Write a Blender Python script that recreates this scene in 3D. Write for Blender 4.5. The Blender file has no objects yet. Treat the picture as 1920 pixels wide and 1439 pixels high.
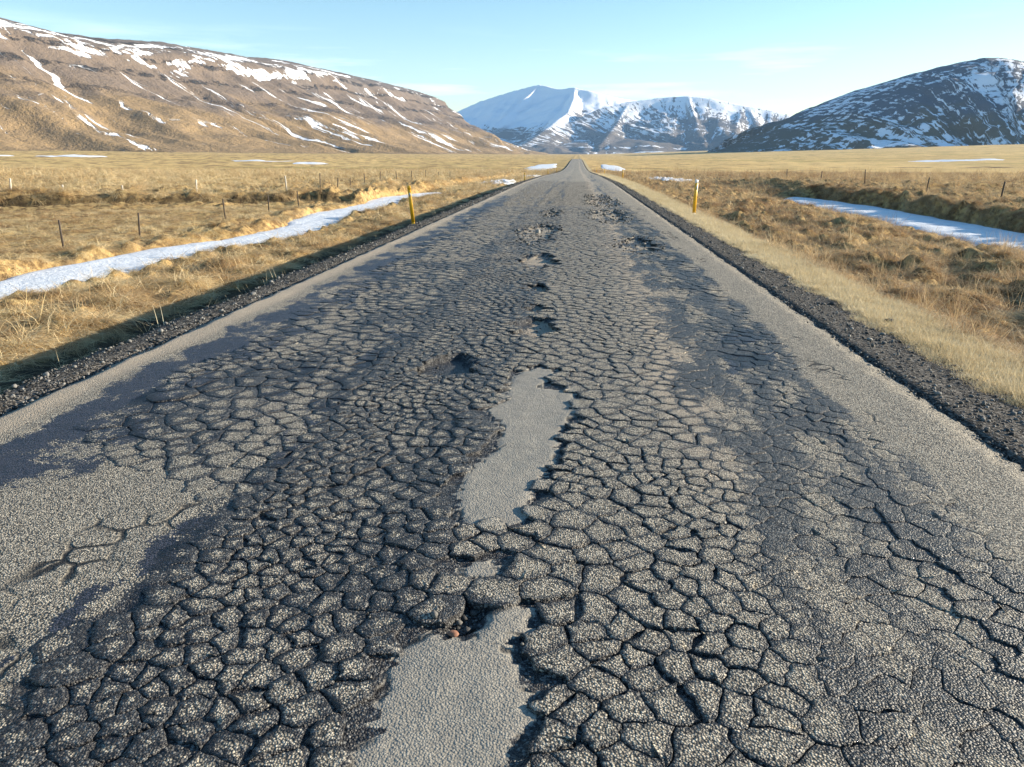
import bpy, math, random
import numpy as np
from mathutils import Vector
from mathutils.geometry import delaunay_2d_cdt

random.seed(7)
RNG = np.random.default_rng(11)
R = math.radians
scene = bpy.context.scene
COL = scene.collection

# ------------------------------------------------------------------ camera, sky, sun, exposure
cam_d = bpy.data.cameras.new('camera')
cam_d.sensor_width = 36.0
cam_d.lens = 36.0 * 1442 / 1920
cam_d.clip_start = 0.05
cam_d.clip_end = 40000
cam = bpy.data.objects.new('camera', cam_d)
cam.location = (0, 0, 1.6)
cam.rotation_euler = (R(90 - 16.33), 0, R(4.68))
COL.objects.link(cam)
scene.camera = cam

SUN_EL, SUN_AZ = 14.5, 74.0            # azimuth clockwise from the road direction (+Y)
world = bpy.data.worlds.new('World')
scene.world = world
world.use_nodes = True
wn, wl = world.node_tree.nodes, world.node_tree.links
wn.clear()
w_out = wn.new('ShaderNodeOutputWorld')
w_bg = wn.new('ShaderNodeBackground')
w_sky = wn.new('ShaderNodeTexSky')
w_sky.sky_type = 'NISHITA'
w_sky.sun_disc = False
w_sky.sun_elevation = R(SUN_EL)
w_sky.sun_rotation = R(SUN_AZ)
w_sky.altitude = 0
w_sky.air_density = 1.0
w_sky.dust_density = 0.1
w_sky.ozone_density = 1.2
w_bg.inputs['Strength'].default_value = 0.084
# thin cirrus: real clouds of the sky dome, in streaks low over the horizon all round
w_tc = wn.new('ShaderNodeTexCoord')
w_sep = wn.new('ShaderNodeSeparateXYZ')
wl.new(w_tc.outputs['Generated'], w_sep.inputs[0])
w_map = wn.new('ShaderNodeMapping')
w_map.inputs['Scale'].default_value = (2.2, 2.2, 26.0)
w_map.inputs['Location'].default_value = (3.1, 0.4, 1.3)
w_map.inputs['Rotation'].default_value = (R(1.5), R(-3.0), 0)
wl.new(w_tc.outputs['Generated'], w_map.inputs[0])
w_n = wn.new('ShaderNodeTexNoise')
w_n.inputs['Scale'].default_value = 1.28
w_n.inputs['Detail'].default_value = 5
w_n.inputs['Roughness'].default_value = 0.55
wl.new(w_map.outputs[0], w_n.inputs['Vector'])
w_r = wn.new('ShaderNodeValToRGB')
w_r.color_ramp.elements[0].position = 0.535
w_r.color_ramp.elements[1].position = 0.74
wl.new(w_n.outputs['Fac'], w_r.inputs[0])
w_h = wn.new('ShaderNodeValToRGB')
cr = w_h.color_ramp
cr.elements[0].position = 0.02; cr.elements[0].color = (0.9, 0.9, 0.9, 1)
cr.elements[1].position = 0.15; cr.elements[1].color = (0, 0, 0, 1)
e = cr.elements.new(0.095); e.color = (0.85, 0.85, 0.85, 1)
wl.new(w_sep.outputs[2], w_h.inputs[0])
w_m = wn.new('ShaderNodeMath'); w_m.operation = 'MULTIPLY'
wl.new(w_r.outputs[0], w_m.inputs[0]); wl.new(w_h.outputs[0], w_m.inputs[1])
w_hs = wn.new('ShaderNodeHueSaturation'); w_hs.inputs['Saturation'].default_value = 1.28
w_hs.inputs['Hue'].default_value = 0.5
wl.new(w_sky.outputs[0], w_hs.inputs['Color'])
w_mix = wn.new('ShaderNodeMixRGB')
w_mix.inputs[2].default_value = (7.4, 8.3, 9.0, 1)
wl.new(w_m.outputs[0], w_mix.inputs[0]); wl.new(w_hs.outputs[0], w_mix.inputs[1])
wl.new(w_mix.outputs[0], w_bg.inputs[0]); wl.new(w_bg.outputs[0], w_out.inputs[0])

sun_d = bpy.data.lights.new('sun', 'SUN')
sun_d.energy = 5.0
sun_d.angle = R(0.53)
sun_d.color = (1.0, 0.88, 0.70)
sun = bpy.data.objects.new('sun', sun_d)
sdir = Vector((math.sin(R(SUN_AZ)) * math.cos(R(SUN_EL)), math.cos(R(SUN_AZ)) * math.cos(R(SUN_EL)), math.sin(R(SUN_EL))))
sun.rotation_euler = sdir.to_track_quat('Z', 'Y').to_euler()
sun.location = (40, 20, 30)
COL.objects.link(sun)

vs = scene.view_settings
vs.view_transform = 'Standard'; vs.look = 'None'
vs.exposure = 1.5; vs.gamma = 1.0; vs.use_curve_mapping = False

# ------------------------------------------------------------------ numpy helpers
_perm = np.random.default_rng(3).permutation(4096)
_ang = np.random.default_rng(4).random(4096) * 2 * np.pi
_gx, _gy = np.cos(_ang), np.sin(_ang)

def perlin(x, y, seed=0):
    xi = np.floor(x).astype(np.int64); yi = np.floor(y).astype(np.int64)
    xf, yf = x - xi, y - yi
    u = xf * xf * xf * (xf * (xf * 6 - 15) + 10); v = yf * yf * yf * (yf * (yf * 6 - 15) + 10)
    def g(ix, iy, dx, dy):
        h = _perm[(_perm[(ix + seed * 131) & 4095] + iy + seed * 57) & 4095]
        return _gx[h] * dx + _gy[h] * dy
    a = g(xi, yi, xf, yf); b = g(xi + 1, yi, xf - 1, yf)
    c = g(xi, yi + 1, xf, yf - 1); d = g(xi + 1, yi + 1, xf - 1, yf - 1)
    return (a + (b - a) * u) * (1 - v) + (c + (d - c) * u) * v      # about -0.7..0.7

def fbm(x, y, oct=4, seed=0, gain=0.5):
    s = 0.0; a = 1.0
    for k in range(oct):
        s = s + a * perlin(x, y, seed + k); x = x * 2.03; y = y * 2.03; a *= gain
    return s

def sstep(a, b, x):
    t = np.clip((x - a) / (b - a), 0, 1)
    return t * t * (3 - 2 * t)

def band(x, a, b, w):
    return sstep(a - w, a + w, x) * (1 - sstep(b - w, b + w, x))

def poly_sd(px, py, poly):
    """signed distance to a polygon, positive inside"""
    d = np.full(px.shape, 1e9); inside = np.zeros(px.shape, bool)
    n = len(poly)
    for i in range(n):
        ax, ay = poly[i]; bx, by = poly[(i + 1) % n]
        ex, ey = bx - ax, by - ay
        t = np.clip(((px - ax) * ex + (py - ay) * ey) / (ex * ex + ey * ey), 0, 1)
        d = np.minimum(d, np.hypot(px - ax - t * ex, py - ay - t * ey))
        cond = ((ay > py) != (by > py)) & (px < (bx - ax) * (py - ay) / (by - ay + 1e-12) + ax)
        inside ^= cond
    return np.where(inside, d, -d)

def mesh_from(name, verts, faces_flat, counts, smooth=True):
    me = bpy.data.meshes.new(name)
    nv = len(verts); nl = len(faces_flat); nf = len(counts)
    me.vertices.add(nv); me.vertices.foreach_set('co', np.ascontiguousarray(verts, np.float32).ravel())
    me.loops.add(nl); me.loops.foreach_set('vertex_index', np.ascontiguousarray(faces_flat, np.int32))
    me.polygons.add(nf)
    starts = np.concatenate(([0], np.cumsum(counts)[:-1])).astype(np.int32)
    me.polygons.foreach_set('loop_start', starts)
    if smooth:
        me.polygons.foreach_set('use_smooth', np.ones(nf, bool))
    me.update(calc_edges=True)
    me.validate()
    return me

def grid_mesh(name, X, Y, Z):
    ny, nx = Z.shape
    v = np.stack([X.ravel(), Y.ravel(), Z.ravel()], 1)
    i = np.arange(ny * nx).reshape(ny, nx)
    f = np.stack([i[:-1, :-1], i[:-1, 1:], i[1:, 1:], i[1:, :-1]], -1).reshape(-1, 4)
    return mesh_from(name, v, f.ravel(), np.full(len(f), 4))

def attr(me, name, vals, typ='FLOAT'):
    a = me.attributes.new(name, typ, 'POINT')
    if typ == 'FLOAT_VECTOR':
        a.data.foreach_set('vector', np.ascontiguousarray(vals, np.float32).ravel())
    else:
        a.data.foreach_set('value', np.ascontiguousarray(vals, np.int32 if typ == 'INT' else np.float32).ravel())

def obj(name, me, mat=None, parent=None, label=None, cat=None, group=None, kind=None, loc=None):
    o = bpy.data.objects.new(name, me)
    COL.objects.link(o)
    if mat is not None and me is not None and not me.materials:
        me.materials.append(mat)
    if parent is not None: o.parent = parent
    if label: o['label'] = label
    if cat: o['category'] = cat
    if group: o['group'] = group
    if kind: o['kind'] = kind
    if loc is not None: o.location = loc
    return o

# ------------------------------------------------------------------ material helpers
class NT:
    def __init__(self, name):
        self.mat = bpy.data.materials.new(name); self.mat.use_nodes = True
        self.n = self.mat.node_tree.nodes; self.l = self.mat.node_tree.links
        self.n.clear()
        self.out = self.n.new('ShaderNodeOutputMaterial')
        self.b = self.n.new('ShaderNodeBsdfPrincipled')
        self.l.new(self.b.outputs[0], self.out.inputs[0])
        self._pos = None
    def put(self, sock, v):
        if isinstance(v, bpy.types.NodeSocket): self.l.new(v, sock)
        elif isinstance(v, (tuple, list)) and len(v) == 3 and sock.type == 'RGBA': sock.default_value = (*v, 1)
        else: sock.default_value = v
    def pos(self):
        if self._pos is None: self._pos = self.n.new('ShaderNodeNewGeometry').outputs['Position']
        return self._pos
    def at(self, name):
        a = self.n.new('ShaderNodeAttribute'); a.attribute_name = name; return a.outputs['Fac']
    def math(self, op, a, b=None, c=None, clamp=False):
        m = self.n.new('ShaderNodeMath'); m.operation = op; m.use_clamp = clamp
        self.put(m.inputs[0], a)
        if b is not None: self.put(m.inputs[1], b)
        if c is not None: self.put(m.inputs[2], c)
        return m.outputs[0]
    def mul(self, a, b): return self.math('MULTIPLY', a, b)
    def add(self, a, b): return self.math('ADD', a, b)
    def step(self, v, lo, hi):
        m = self.n.new('ShaderNodeMapRange'); m.interpolation_type = 'SMOOTHSTEP'
        self.put(m.inputs[0], v); self.put(m.inputs[1], lo); self.put(m.inputs[2], hi)
        return m.outputs[0]
    def lin(self, v, lo, hi, a, b):
        m = self.n.new('ShaderNodeMapRange')
        for i, q in enumerate((v, lo, hi, a, b)): self.put(m.inputs[i], q)
        return m.outputs[0]
    def mix(self, f, a, b, mode='MIX'):
        m = self.n.new('ShaderNodeMixRGB'); m.blend_type = mode
        self.put(m.inputs[0], f); self.put(m.inputs[1], a); self.put(m.inputs[2], b)
        return m.outputs[0]
    def mapping(self, vec, scale=(1, 1, 1), loc=(0, 0, 0)):
        m = self.n.new('ShaderNodeMapping'); self.put(m.inputs[0], vec)
        m.inputs['Scale'].default_value = scale; m.inputs['Location'].default_value = loc
        return m.outputs[0]
    def noise(self, scale, detail=3, rough=0.5, vec=None, col=False):
        n = self.n.new('ShaderNodeTexNoise'); n.inputs['Scale'].default_value = scale
        n.inputs['Detail'].default_value = detail; n.inputs['Roughness'].default_value = rough
        self.put(n.inputs['Vector'], vec if vec is not None else self.pos())
        return n.outputs['Color' if col else 'Fac']
    def vor(self, scale, feature='F1', vec=None, rnd=1.0):
        n = self.n.new('ShaderNodeTexVoronoi'); n.feature = feature; n.inputs['Scale'].default_value = scale
        n.inputs['Randomness'].default_value = rnd
        self.put(n.inputs['Vector'], vec if vec is not None else self.pos())
        return n
    def comb(self, x, y, z=0.0):
        n = self.n.new('ShaderNodeCombineXYZ')
        self.put(n.inputs[0], x); self.put(n.inputs[1], y); self.put(n.inputs[2], z)
        return n.outputs[0]
    def sep(self, v):
        n = self.n.new('ShaderNodeSeparateXYZ'); self.put(n.inputs[0], v); return n.outputs
    def bump(self, h, dist, strength=1.0, normal=None):
        n = self.n.new('ShaderNodeBump'); n.inputs['Distance'].default_value = dist
        self.put(n.inputs['Strength'], strength); self.put(n.inputs['Height'], h)
        if normal is not None: self.l.new(normal, n.inputs['Normal'])
        return n.outputs[0]
    def set(self, **k):
        for key, v in k.items(): self.put(self.b.inputs[key.replace('_', ' ')], v)
        return self.mat

def mat_asphalt():
    t = NT('asphalt')
    tar, wet, dust, edge, patch, crk = (t.at(a) for a in ('tar', 'wet', 'dust', 'edge', 'patch', 'crk'))
    chip = t.vor(125.0)
    rnd = t.sep(chip.outputs['Color'])[0]
    rnd2 = t.sep(chip.outputs['Color'])[1]
    gap = t.step(chip.outputs['Distance'], 0.42, 0.68)
    fine = t.noise(420, 2)
    big = t.noise(1.1, 4); med = t.noise(9, 4, 0.6); sm = t.noise(38, 4, 0.65)
    c = t.mix(t.math('POWER', rnd, 1.1), (0.14, 0.126, 0.10), (0.62, 0.555, 0.44))
    c = t.mix(t.step(rnd2, 0.86, 0.97), c, (0.40, 0.33, 0.25))
    c = t.mix(t.mul(gap, t.lin(patch, 0, 1, 0.9, 0.55)), c, (0.02, 0.02, 0.02))
    flat = t.mix(fine, (0.215, 0.198, 0.166), (0.34, 0.312, 0.262))
    c = t.mix(t.mul(patch, 0.68), c, flat)
    c = t.mix(t.lin(med, 0.3, 0.7, 0.0, 0.25), c, (0.12, 0.115, 0.105))
    # dust and sand
    c = t.mix(t.mul(dust, t.lin(sm, 0.3, 0.7, 0.55, 1.0)), c, t.mix(fine, (0.34, 0.27, 0.19), (0.58, 0.47, 0.35)))
    # bleeding bitumen
    nn = t.add(t.mul(t.math('SUBTRACT', sm, 0.5), 1.0), t.mul(t.math('SUBTRACT', med, 0.5), 0.75))
    nn = t.add(nn, t.mul(t.math('SUBTRACT', rnd2, 0.5), 0.34))
    thr = t.math('SUBTRACT', 1.06, t.mul(tar, 0.66))
    m = t.step(t.math('SUBTRACT', t.add(edge, nn), thr), -0.05, 0.12)
    tc = t.mix(t.step(rnd, 0.62, 0.98), (0.010, 0.010, 0.013), (0.13, 0.13, 0.125))
    c = t.mix(t.mul(m, 0.95), c, tc)
    # water film; blue of the mirrored sky painted into its colour
    wm = t.step(t.add(wet, t.add(t.mul(t.math('SUBTRACT', sm, 0.5), 0.7), t.add(t.mul(t.math('SUBTRACT', med, 0.5), 1.1), t.mul(t.math('SUBTRACT', rnd2, 0.5), 0.25)))), 0.47, 0.56)
    c = t.mix(wm, c, t.mix(1.0, c, (0.10, 0.12, 0.22), 'MULTIPLY'))
    # cracks beyond the plates that are modelled one by one
    wv = t.add
    p = t.pos()
    dist = t.n.new('ShaderNodeVectorMath'); dist.operation = 'MULTIPLY_ADD'
    t.put(dist.inputs[0], t.noise(7, 2, col=True)); dist.inputs[1].default_value = (0.10, 0.10, 0); t.put(dist.inputs[2], p)
    ve = t.vor(5.6, 'DISTANCE_TO_EDGE', vec=dist.outputs[0])
    line = t.math('SUBTRACT', 1.0, t.step(ve.outputs['Distance'], 0.02, 0.10))
    line = t.mul(line, t.step(t.add(crk, t.mul(t.math('SUBTRACT', big, 0.5), 0.8)), 0.35, 0.65))
    c = t.mix(line, c, (0.015, 0.015, 0.016))
    rough = t.lin(m, 0, 1, 0.85, 0.48)
    rough = t.lin(wm, 0, 1, rough, t.lin(fine, 0.3, 0.7, 0.36, 0.55))
    h = t.add(t.mul(t.math('SUBTRACT', 1.0, chip.outputs['Distance']), 0.9), t.mul(sm, 1.6))
    h = t.math('SUBTRACT', h, t.mul(line, 2.5))
    bs = t.mul(t.lin(patch, 0, 1, 1.0, 0.42), t.lin(wm, 0, 1, 1.0, 0.85))
    nb = t.bump(h, 0.008, bs)
    return t.set(Base_Color=c, Roughness=rough, Normal=nb, Specular_IOR_Level=t.lin(wm, 0, 1, 0.35, 0.4))

def mat_ground():
    t = NT('field_ground')
    snow, soil_shade, pale, far = (t.at(a) for a in ('snowg', 'soil_shade', 'pale', 'far'))
    n1 = t.noise(0.35, 5, 0.6); n2 = t.noise(3.5, 5, 0.65); n3 = t.noise(22, 4, 0.7)
    n0 = t.noise(0.012, 4, 0.6, vec=t.mapping(t.pos(), (1, 0.6, 1)))
    c = t.mix(n3, (0.25, 0.16, 0.065), (0.66, 0.47, 0.21))
    c = t.mix(t.step(n2, 0.42, 0.62), c, (0.15, 0.095, 0.045))
    c = t.mix(t.step(n1, 0.52, 0.72), c, (0.34, 0.24, 0.10))
    cf = t.mix(n0, (0.48, 0.325, 0.13), (0.80, 0.57, 0.25))
    strip = t.noise(1.0, 4, 0.6, vec=t.mapping(t.pos(), (0.004, 0.03, 1)))
    cf = t.mix(t.step(strip, 0.5, 0.66), cf, (0.42, 0.32, 0.12))
    cf = t.mix(t.step(strip, 0.36, 0.30), cf, (0.16, 0.11, 0.06))
    sp = t.noise(0.16, 5, 0.7)
    px_ = t.sep(t.pos())[0]
    cf = t.mix(t.mul(t.step(sp, 0.45, 0.60), t.lin(px_, 0, 120, 0.75, 0.25)), cf, (0.19, 0.12, 0.06))
    c = t.mix(far, c, cf)
    c = t.mix(pale, c, t.mix(n3, (0.40, 0.31, 0.17), (0.58, 0.48, 0.29)))
    g = t.vor(60)
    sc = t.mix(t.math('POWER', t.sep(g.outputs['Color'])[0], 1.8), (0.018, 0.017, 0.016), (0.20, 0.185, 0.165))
    sc = t.mix(t.step(t.sep(t.pos())[0], -4.2, -4.5), sc, (0.045, 0.033, 0.022))  # near-black brown puts the left bank's shade into the colour
    c = t.mix(soil_shade, c, sc)
    c = t.mix(t.step(t.add(snow, t.mul(t.math('SUBTRACT', n2, 0.5), 0.5)), 0.45, 0.55), c, (0.82, 0.84, 0.88))
    h = t.add(t.mul(n3, 0.6), t.mul(n2, 1.0))
    return t.set(Base_Color=c, Roughness=0.95, Normal=t.bump(h, 0.12, 0.7), Specular_IOR_Level=0.1)

def mat_gravel(name, a, b):
    t = NT(name)
    oi = t.n.new('ShaderNodeAttribute'); oi.attribute_name = 'tone'
    c = t.mix(oi.outputs['Fac'], a, b)
    c = t.mix(t.lin(t.noise(60, 4), 0.3, 0.7, 0, 0.5), c, t.mix(0.5, c, (0.03, 0.03, 0.03)))
    return t.set(Base_Color=c, Roughness=0.85, Normal=t.bump(t.noise(150, 3), 0.004, 0.6))

def mat_snow():
    t = NT('old_snow')
    n = t.noise(2.2, 5, 0.6); n2 = t.noise(14, 4, 0.6); n3 = t.noise(55, 3, 0.6)
    c = t.mix(t.step(n, 0.45, 0.7), (0.78, 0.79, 0.81), (0.62, 0.66, 0.71))
    c = t.mix(t.step(n2, 0.62, 0.75), c, (0.62, 0.60, 0.55))
    h = t.add(t.add(n, t.mul(n2, 0.45)), t.mul(n3, 0.2))
    return t.set(Base_Color=c, Roughness=0.55, Normal=t.bump(h, 0.10, 0.8))

def mat_grass(name, cols, rough=0.75):
    t = NT(name)
    oi = t.n.new('ShaderNodeObjectInfo')
    loc = t.noise(0.55, 4, 0.6, vec=oi.outputs['Location'])
    loc2 = t.noise(0.06, 3, 0.6, vec=oi.outputs['Location'])
    bl = t.at('tone')
    c = t.mix(bl, cols[0], cols[1])
    c = t.mix(t.step(t.add(t.mul(oi.outputs['Random'], 0.35), loc), 0.52, 0.80), c, cols[2])
    c = t.mix(t.mul(t.step(loc2, 0.42, 0.62), 0.35), c, cols[3])
    mat = t.set(Base_Color=c, Roughness=rough, Specular_IOR_Level=0.25)
    # thin dry blades let some light through
    tr = t.n.new('ShaderNodeBsdfTranslucent'); t.l.new(c, tr.inputs[0])
    mx = t.n.new('ShaderNodeMixShader'); mx.inputs[0].default_value = 0.28
    t.l.new(t.b.outputs[0], mx.inputs[1]); t.l.new(tr.outputs[0], mx.inputs[2]); t.l.new(mx.outputs[0], t.out.inputs[0])
    return mat

def mat_mountain(name, low, mid, high, fine=1.0, contour=0.0):
    """bare slope with snow lying in the gullies; ra / rd = metres along and down from the ridge"""
    t = NT(name)
    ra, rd, sn, alt, cont = (t.at(a) for a in ('ra', 'rd', 'snow', 'alt', 'cont'))
    p = t.pos()
    n1 = t.noise(0.0045 * fine, 6, 0.6); n2 = t.noise(0.03 * fine, 6, 0.65); n3 = t.noise(0.15 * fine, 4, 0.7)
    f = t.add(alt, t.mul(t.math('SUBTRACT', n1, 0.5), 0.9))
    c = t.mix(t.step(f, 0.18, 0.42), low, mid)
    c = t.mix(t.step(f, 0.55, 0.85), c, high)
    c = t.mix(t.lin(n2, 0.3, 0.7, 0.0, 0.55), c, t.mix(0.55, c, (0.09, 0.075, 0.065)))
    c = t.mix(t.lin(n3, 0.35, 0.7, 0.0, 0.4), c, t.mix(0.5, c, (0.05, 0.045, 0.04)))
    st = t.math('SINE', t.add(t.mul(alt, 46.0), t.mul(n1, 9.0)))
    st = t.mul(t.step(st, 0.55, 0.95), t.mul(t.step(t.add(n2, t.mul(n3, 0.4)), 0.66, 0.84), t.mul(t.step(alt, 0.25, 0.45), 1.0 if name == 'left_slope' else 0.0)))
    c = t.mix(st, c, (0.055, 0.05, 0.045))
    wob = t.mul(t.math('SUBTRACT', t.noise(0.012 * fine, 3), 0.5), 60.0 / fine)
    ras = t.add(ra, wob)
    s1 = t.noise(1.0, 5, 0.6, vec=t.comb(t.mul(ras, fine / 33.0), t.mul(rd, fine / 420.0), 0.0))
    s2 = t.noise(1.0, 5, 0.65, vec=t.comb(t.mul(ras, fine / 190.0), t.mul(rd, fine / 55.0), 5.0))
    s3 = t.noise(1.0, 4, 0.6, vec=t.comb(t.mul(ras, fine / 19.0), t.mul(rd, fine / 75.0), 9.0))
    s = t.lin(cont, 0, 1, s1, s2)
    s = t.add(t.mul(s, 0.72), t.mul(s3, 0.28))
    m = t.step(t.add(s, sn), 0.585, 0.615)
    c = t.mix(m, c, (0.88, 0.89, 0.92))
    h = t.add(t.mul(n2, 6.0), t.mul(n3, 2.2))
    h = t.add(h, t.mul(st, 7.0))
    h = t.mul(h, t.lin(m, 0, 1, 1.0, 0.35))
    return t.set(Base_Color=c, Roughness=0.9, Normal=t.bump(h, 1.6 / fine, 0.9), Specular_IOR_Level=0.15)

def mat_plain(name, col, rough=0.6, var=0.25, scale=14, bump=0.002):
    t = NT(name)
    n = t.noise(scale, 5, 0.65); n2 = t.noise(scale * 7, 3, 0.6)
    c = t.mix(t.lin(n, 0.35, 0.7, 0, var), col, tuple(q * 0.35 for q in col))
    c = t.mix(t.mul(t.step(n2, 0.6, 0.75), var), c, tuple(min(1, q * 0.5 + 0.1) for q in col))
    return t.set(Base_Color=c, Roughness=rough, Normal=t.bump(n2, bump, 0.5))

M = dict(
    asphalt=mat_asphalt(), ground=mat_ground(), snow=mat_snow(),
    gravel=mat_gravel('shoulder_gravel', (0.020, 0.020, 0.021), (0.26, 0.25, 0.23)),
    rubble=mat_gravel('road_rubble', (0.018, 0.018, 0.018), (0.22, 0.205, 0.18)),
    yellow=mat_plain('yellow_paint', (0.72, 0.40, 0.015), 0.45, 0.35),
    white=mat_plain('white_paint', (0.78, 0.78, 0.76), 0.5, 0.2),
    dark_wood=mat_plain('weathered_dark_wood', (0.070, 0.052, 0.040), 0.85, 0.5, 30),
    grey_wood=mat_plain('weathered_pale_wood', (0.55, 0.51, 0.44), 0.85, 0.4, 30),
    wire=mat_plain('rusty_wire', (0.16, 0.13, 0.11), 0.6, 0.4),
    reflector=mat_plain('reflector_glass', (0.35, 0.42, 0.46), 0.15, 0.1),
    left_hill=mat_mountain('left_slope', (0.33, 0.225, 0.11), (0.20, 0.15, 0.108), (0.175, 0.145, 0.122), 1.0, 0.2),
    right_hill=mat_mountain('right_slope', (0.20, 0.155, 0.095), (0.15, 0.155, 0.175), (0.155, 0.16, 0.18), 2.0, 0.45),
    far_hill=mat_mountain('far_slope', (0.20, 0.165, 0.13), (0.16, 0.145, 0.14), (0.155, 0.145, 0.145), 0.85, 0.3),
)

# ------------------------------------------------------------------ terrain heights
def road_z(y):
    return np.interp(y, [-50, 55, 90, 123, 170, 220, 280, 350, 450, 600, 680, 800, 1200, 3000, 9000, 14000],
                     [0, 0, -0.28, -0.7, -1.2, -1.5, -1.35, -0.75, 0.2, 1.1, 1.0, 0.4, 2.2, 13.5, 47, 75])

X_LIP, X_ASL, X_ASR, X_GRV, X_VRG = -4.15, -3.78, 2.52, 3.10, 4.00
LD_X, RD_X = -10.5, 13.2

def cross_y(x):                         # the cross ditch on the left
    return 40.6 + 0.36 * (x + 13.9) + 0.8 * np.sin(x * 0.31)

def ditch_left_x(y):
    return -10.45 - 0.5 * np.sin(y * 0.16 + 0.4) - 0.35 * np.sin(y * 0.43)

def ditch_right_x(y):
    return 13.3 + 0.35 * np.sin(y * 0.21) + np.maximum(y - 42, 0) * 0.06

def ground_parts(x, y):
    """height, snow-in-ditch, bare earth plus painted bank shade, pale verge"""
    base = road_z(y)
    ax = np.abs(x)
    near = 1 - sstep(150, 230, y + 0.25 * ax)
    warp = fbm(x * 0.35, y * 0.35, 2, 21) * 0.8
    hb = np.abs(perlin(x * 0.62 + warp, y * 0.52 + warp, 31)) * 2.0
    hb2 = np.abs(perlin(x * 1.7 + warp, y * 1.45, 35)) * 2.0
    hum = np.clip(hb, 0, 1) ** 0.75
    hum2 = np.clip(hb2, 0, 1) ** 0.8
    fine = fbm(x * 3.1, y * 3.1, 3, 41)
    big = fbm(x * 0.07, y * 0.05, 3, 51)
    wob = perlin(x * 0 + 3.3, y * 0.6, 61) * 0.18 + perlin(x * 0 + 7.3, y * 2.2, 62) * 0.07
    # left of the road
    cy = cross_y(x)
    mown = (1 - sstep(-13.5, -12.0, x)) * (1 - sstep(cy - 4, cy - 1.5, y))
    humL = (0.20 * hum + 0.24 * hum2) * (1 - 0.75 * mown) * (0.15 + 0.85 * sstep(1.6, 3.0, X_LIP - x))
    lz = -0.86 + humL + 0.06 * fine + 0.06 * big + 0.14 * (1 - sstep(1.4, 2.8, X_LIP - x)) + 0.1 * sstep(-12, -14, x)
    far_field = sstep(cy + 0.1, cy + 0.6, y) * (1 - sstep(-11.6, -10.9, x))
    lz = lz + far_field * (0.30 + 0.26 * hum + 0.10 * fine)
    cross = np.exp(-((y - cy + 0.5) / 0.55) ** 2) * (1 - sstep(-13.0, -11.5, x)) * sstep(-75, -60, x)
    lz = lz - cross * (lz + 1.02)
    dl = np.abs(x - ditch_left_x(y)) - (0.95 + 0.16 * np.sin(y * 0.37 + 1)) - 0.16 * fine
    d_l = (1 - sstep(-0.05, 0.35, dl)) * (1 - sstep(55, 57.5, y))
    lz = lz * (1 - d_l) + d_l * (-0.94)
    tL = sstep(X_LIP - 0.55 + wob, X_LIP + 0.0 + wob * 0.5, x)
    lz = lz * (1 - tL) + (-0.03 + 0.02 * fine) * tL
    # right of the road
    humR = (0.34 * hum + 0.26 * hum2) * (1 - 0.5 * np.exp(-((x - ditch_right_x(y) + 1.6) / 1.4) ** 2))
    rz = -0.74 + humR + 0.06 * fine + 0.08 * big - 0.16 * sstep(8, 12, x) * (1 - sstep(13, 14.5, x))
    dr = np.abs(x - ditch_right_x(y)) - (1.35 + 0.15 * np.sin(y * 0.5)) - 0.2 * fine
    d_r = (1 - sstep(-0.05, 0.4, dr)) * (1 - sstep(48.5, 50.5, y))
    bank = sstep(0.5, 1.5, x - ditch_right_x(y)) * (1 - sstep(70, 90, y))
    rz = rz + bank * 0.38
    rz = rz * (1 - d_r) + d_r * (-0.92)
    tR = 1 - sstep(X_VRG + wob - 0.15, X_VRG + 0.85 + wob, x)
    vz = np.interp(x, [2.3, X_ASR, X_GRV, X_VRG, 5], [-0.02, -0.022, -0.07, -0.15, -0.3]) + 0.012 * fine + 0.02 * fine * (x > X_GRV)
    rz = rz * (1 - tR) + vz * tR
    z = np.where(x < 0, lz, rz)
    z = z * near + (1 - near) * (-0.25 - 0.35 * sstep(4, 12, ax) + 0.35 * big * sstep(5, 25, ax))
    under = (1 - sstep(0.0, 0.12, -3.72 - x)) * (x < 0) + (1 - sstep(0.0, 0.12, x - 2.40)) * (x >= 0)
    z = z - under * 0.16
    # the valley floor rises gently away from the road
    zf = 0.030 * np.maximum(0, x - 150) + 0.016 * np.maximum(0, -x - 120)
    zf = zf + 0.9 * big * sstep(150, 700, np.hypot(x, y)) * sstep(25, 120, ax)
    z = z + base + zf
    snow = np.zeros_like(x)
    soil_shade = ((x > X_LIP - 0.18 + wob) & (x < X_GRV + 0.08 + wob)).astype(float) * (1 - sstep(560, 640, y))
    soil_shade = np.maximum(soil_shade, 0.95 * (1 - sstep(1.9, 2.5, X_LIP - x + 0.5 * fine)) * (x < 0) * (1 - sstep(150, 300, y)))  # dark earth band painted over the shadow zone below the left lip
    soil_shade = np.maximum(soil_shade, 0.8 * (1 - sstep(0.2, 0.45, np.abs(y - cy - 0.25))) * (x < -12) * (x > -70) * (fine > -0.5))
    pale = band(x, X_GRV + 0.1 + wob, X_VRG + 0.15 + wob, 0.1)
    far = 1 - near
    return z, snow, soil_shade, pale, far

def ground_z(x, y):
    return ground_parts(np.asarray(x, float), np.asarray(y, float))[0]

# ------------------------------------------------------------------ the ground sheet
def axis(start, fine, fine_end, growth, end, cap=1e9):
    v = [start]; s = fine
    while v[-1] < end:
        if v[-1] > fine_end: s = min(s * growth, cap)
        v.append(v[-1] + s)
    return np.array(v)

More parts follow.
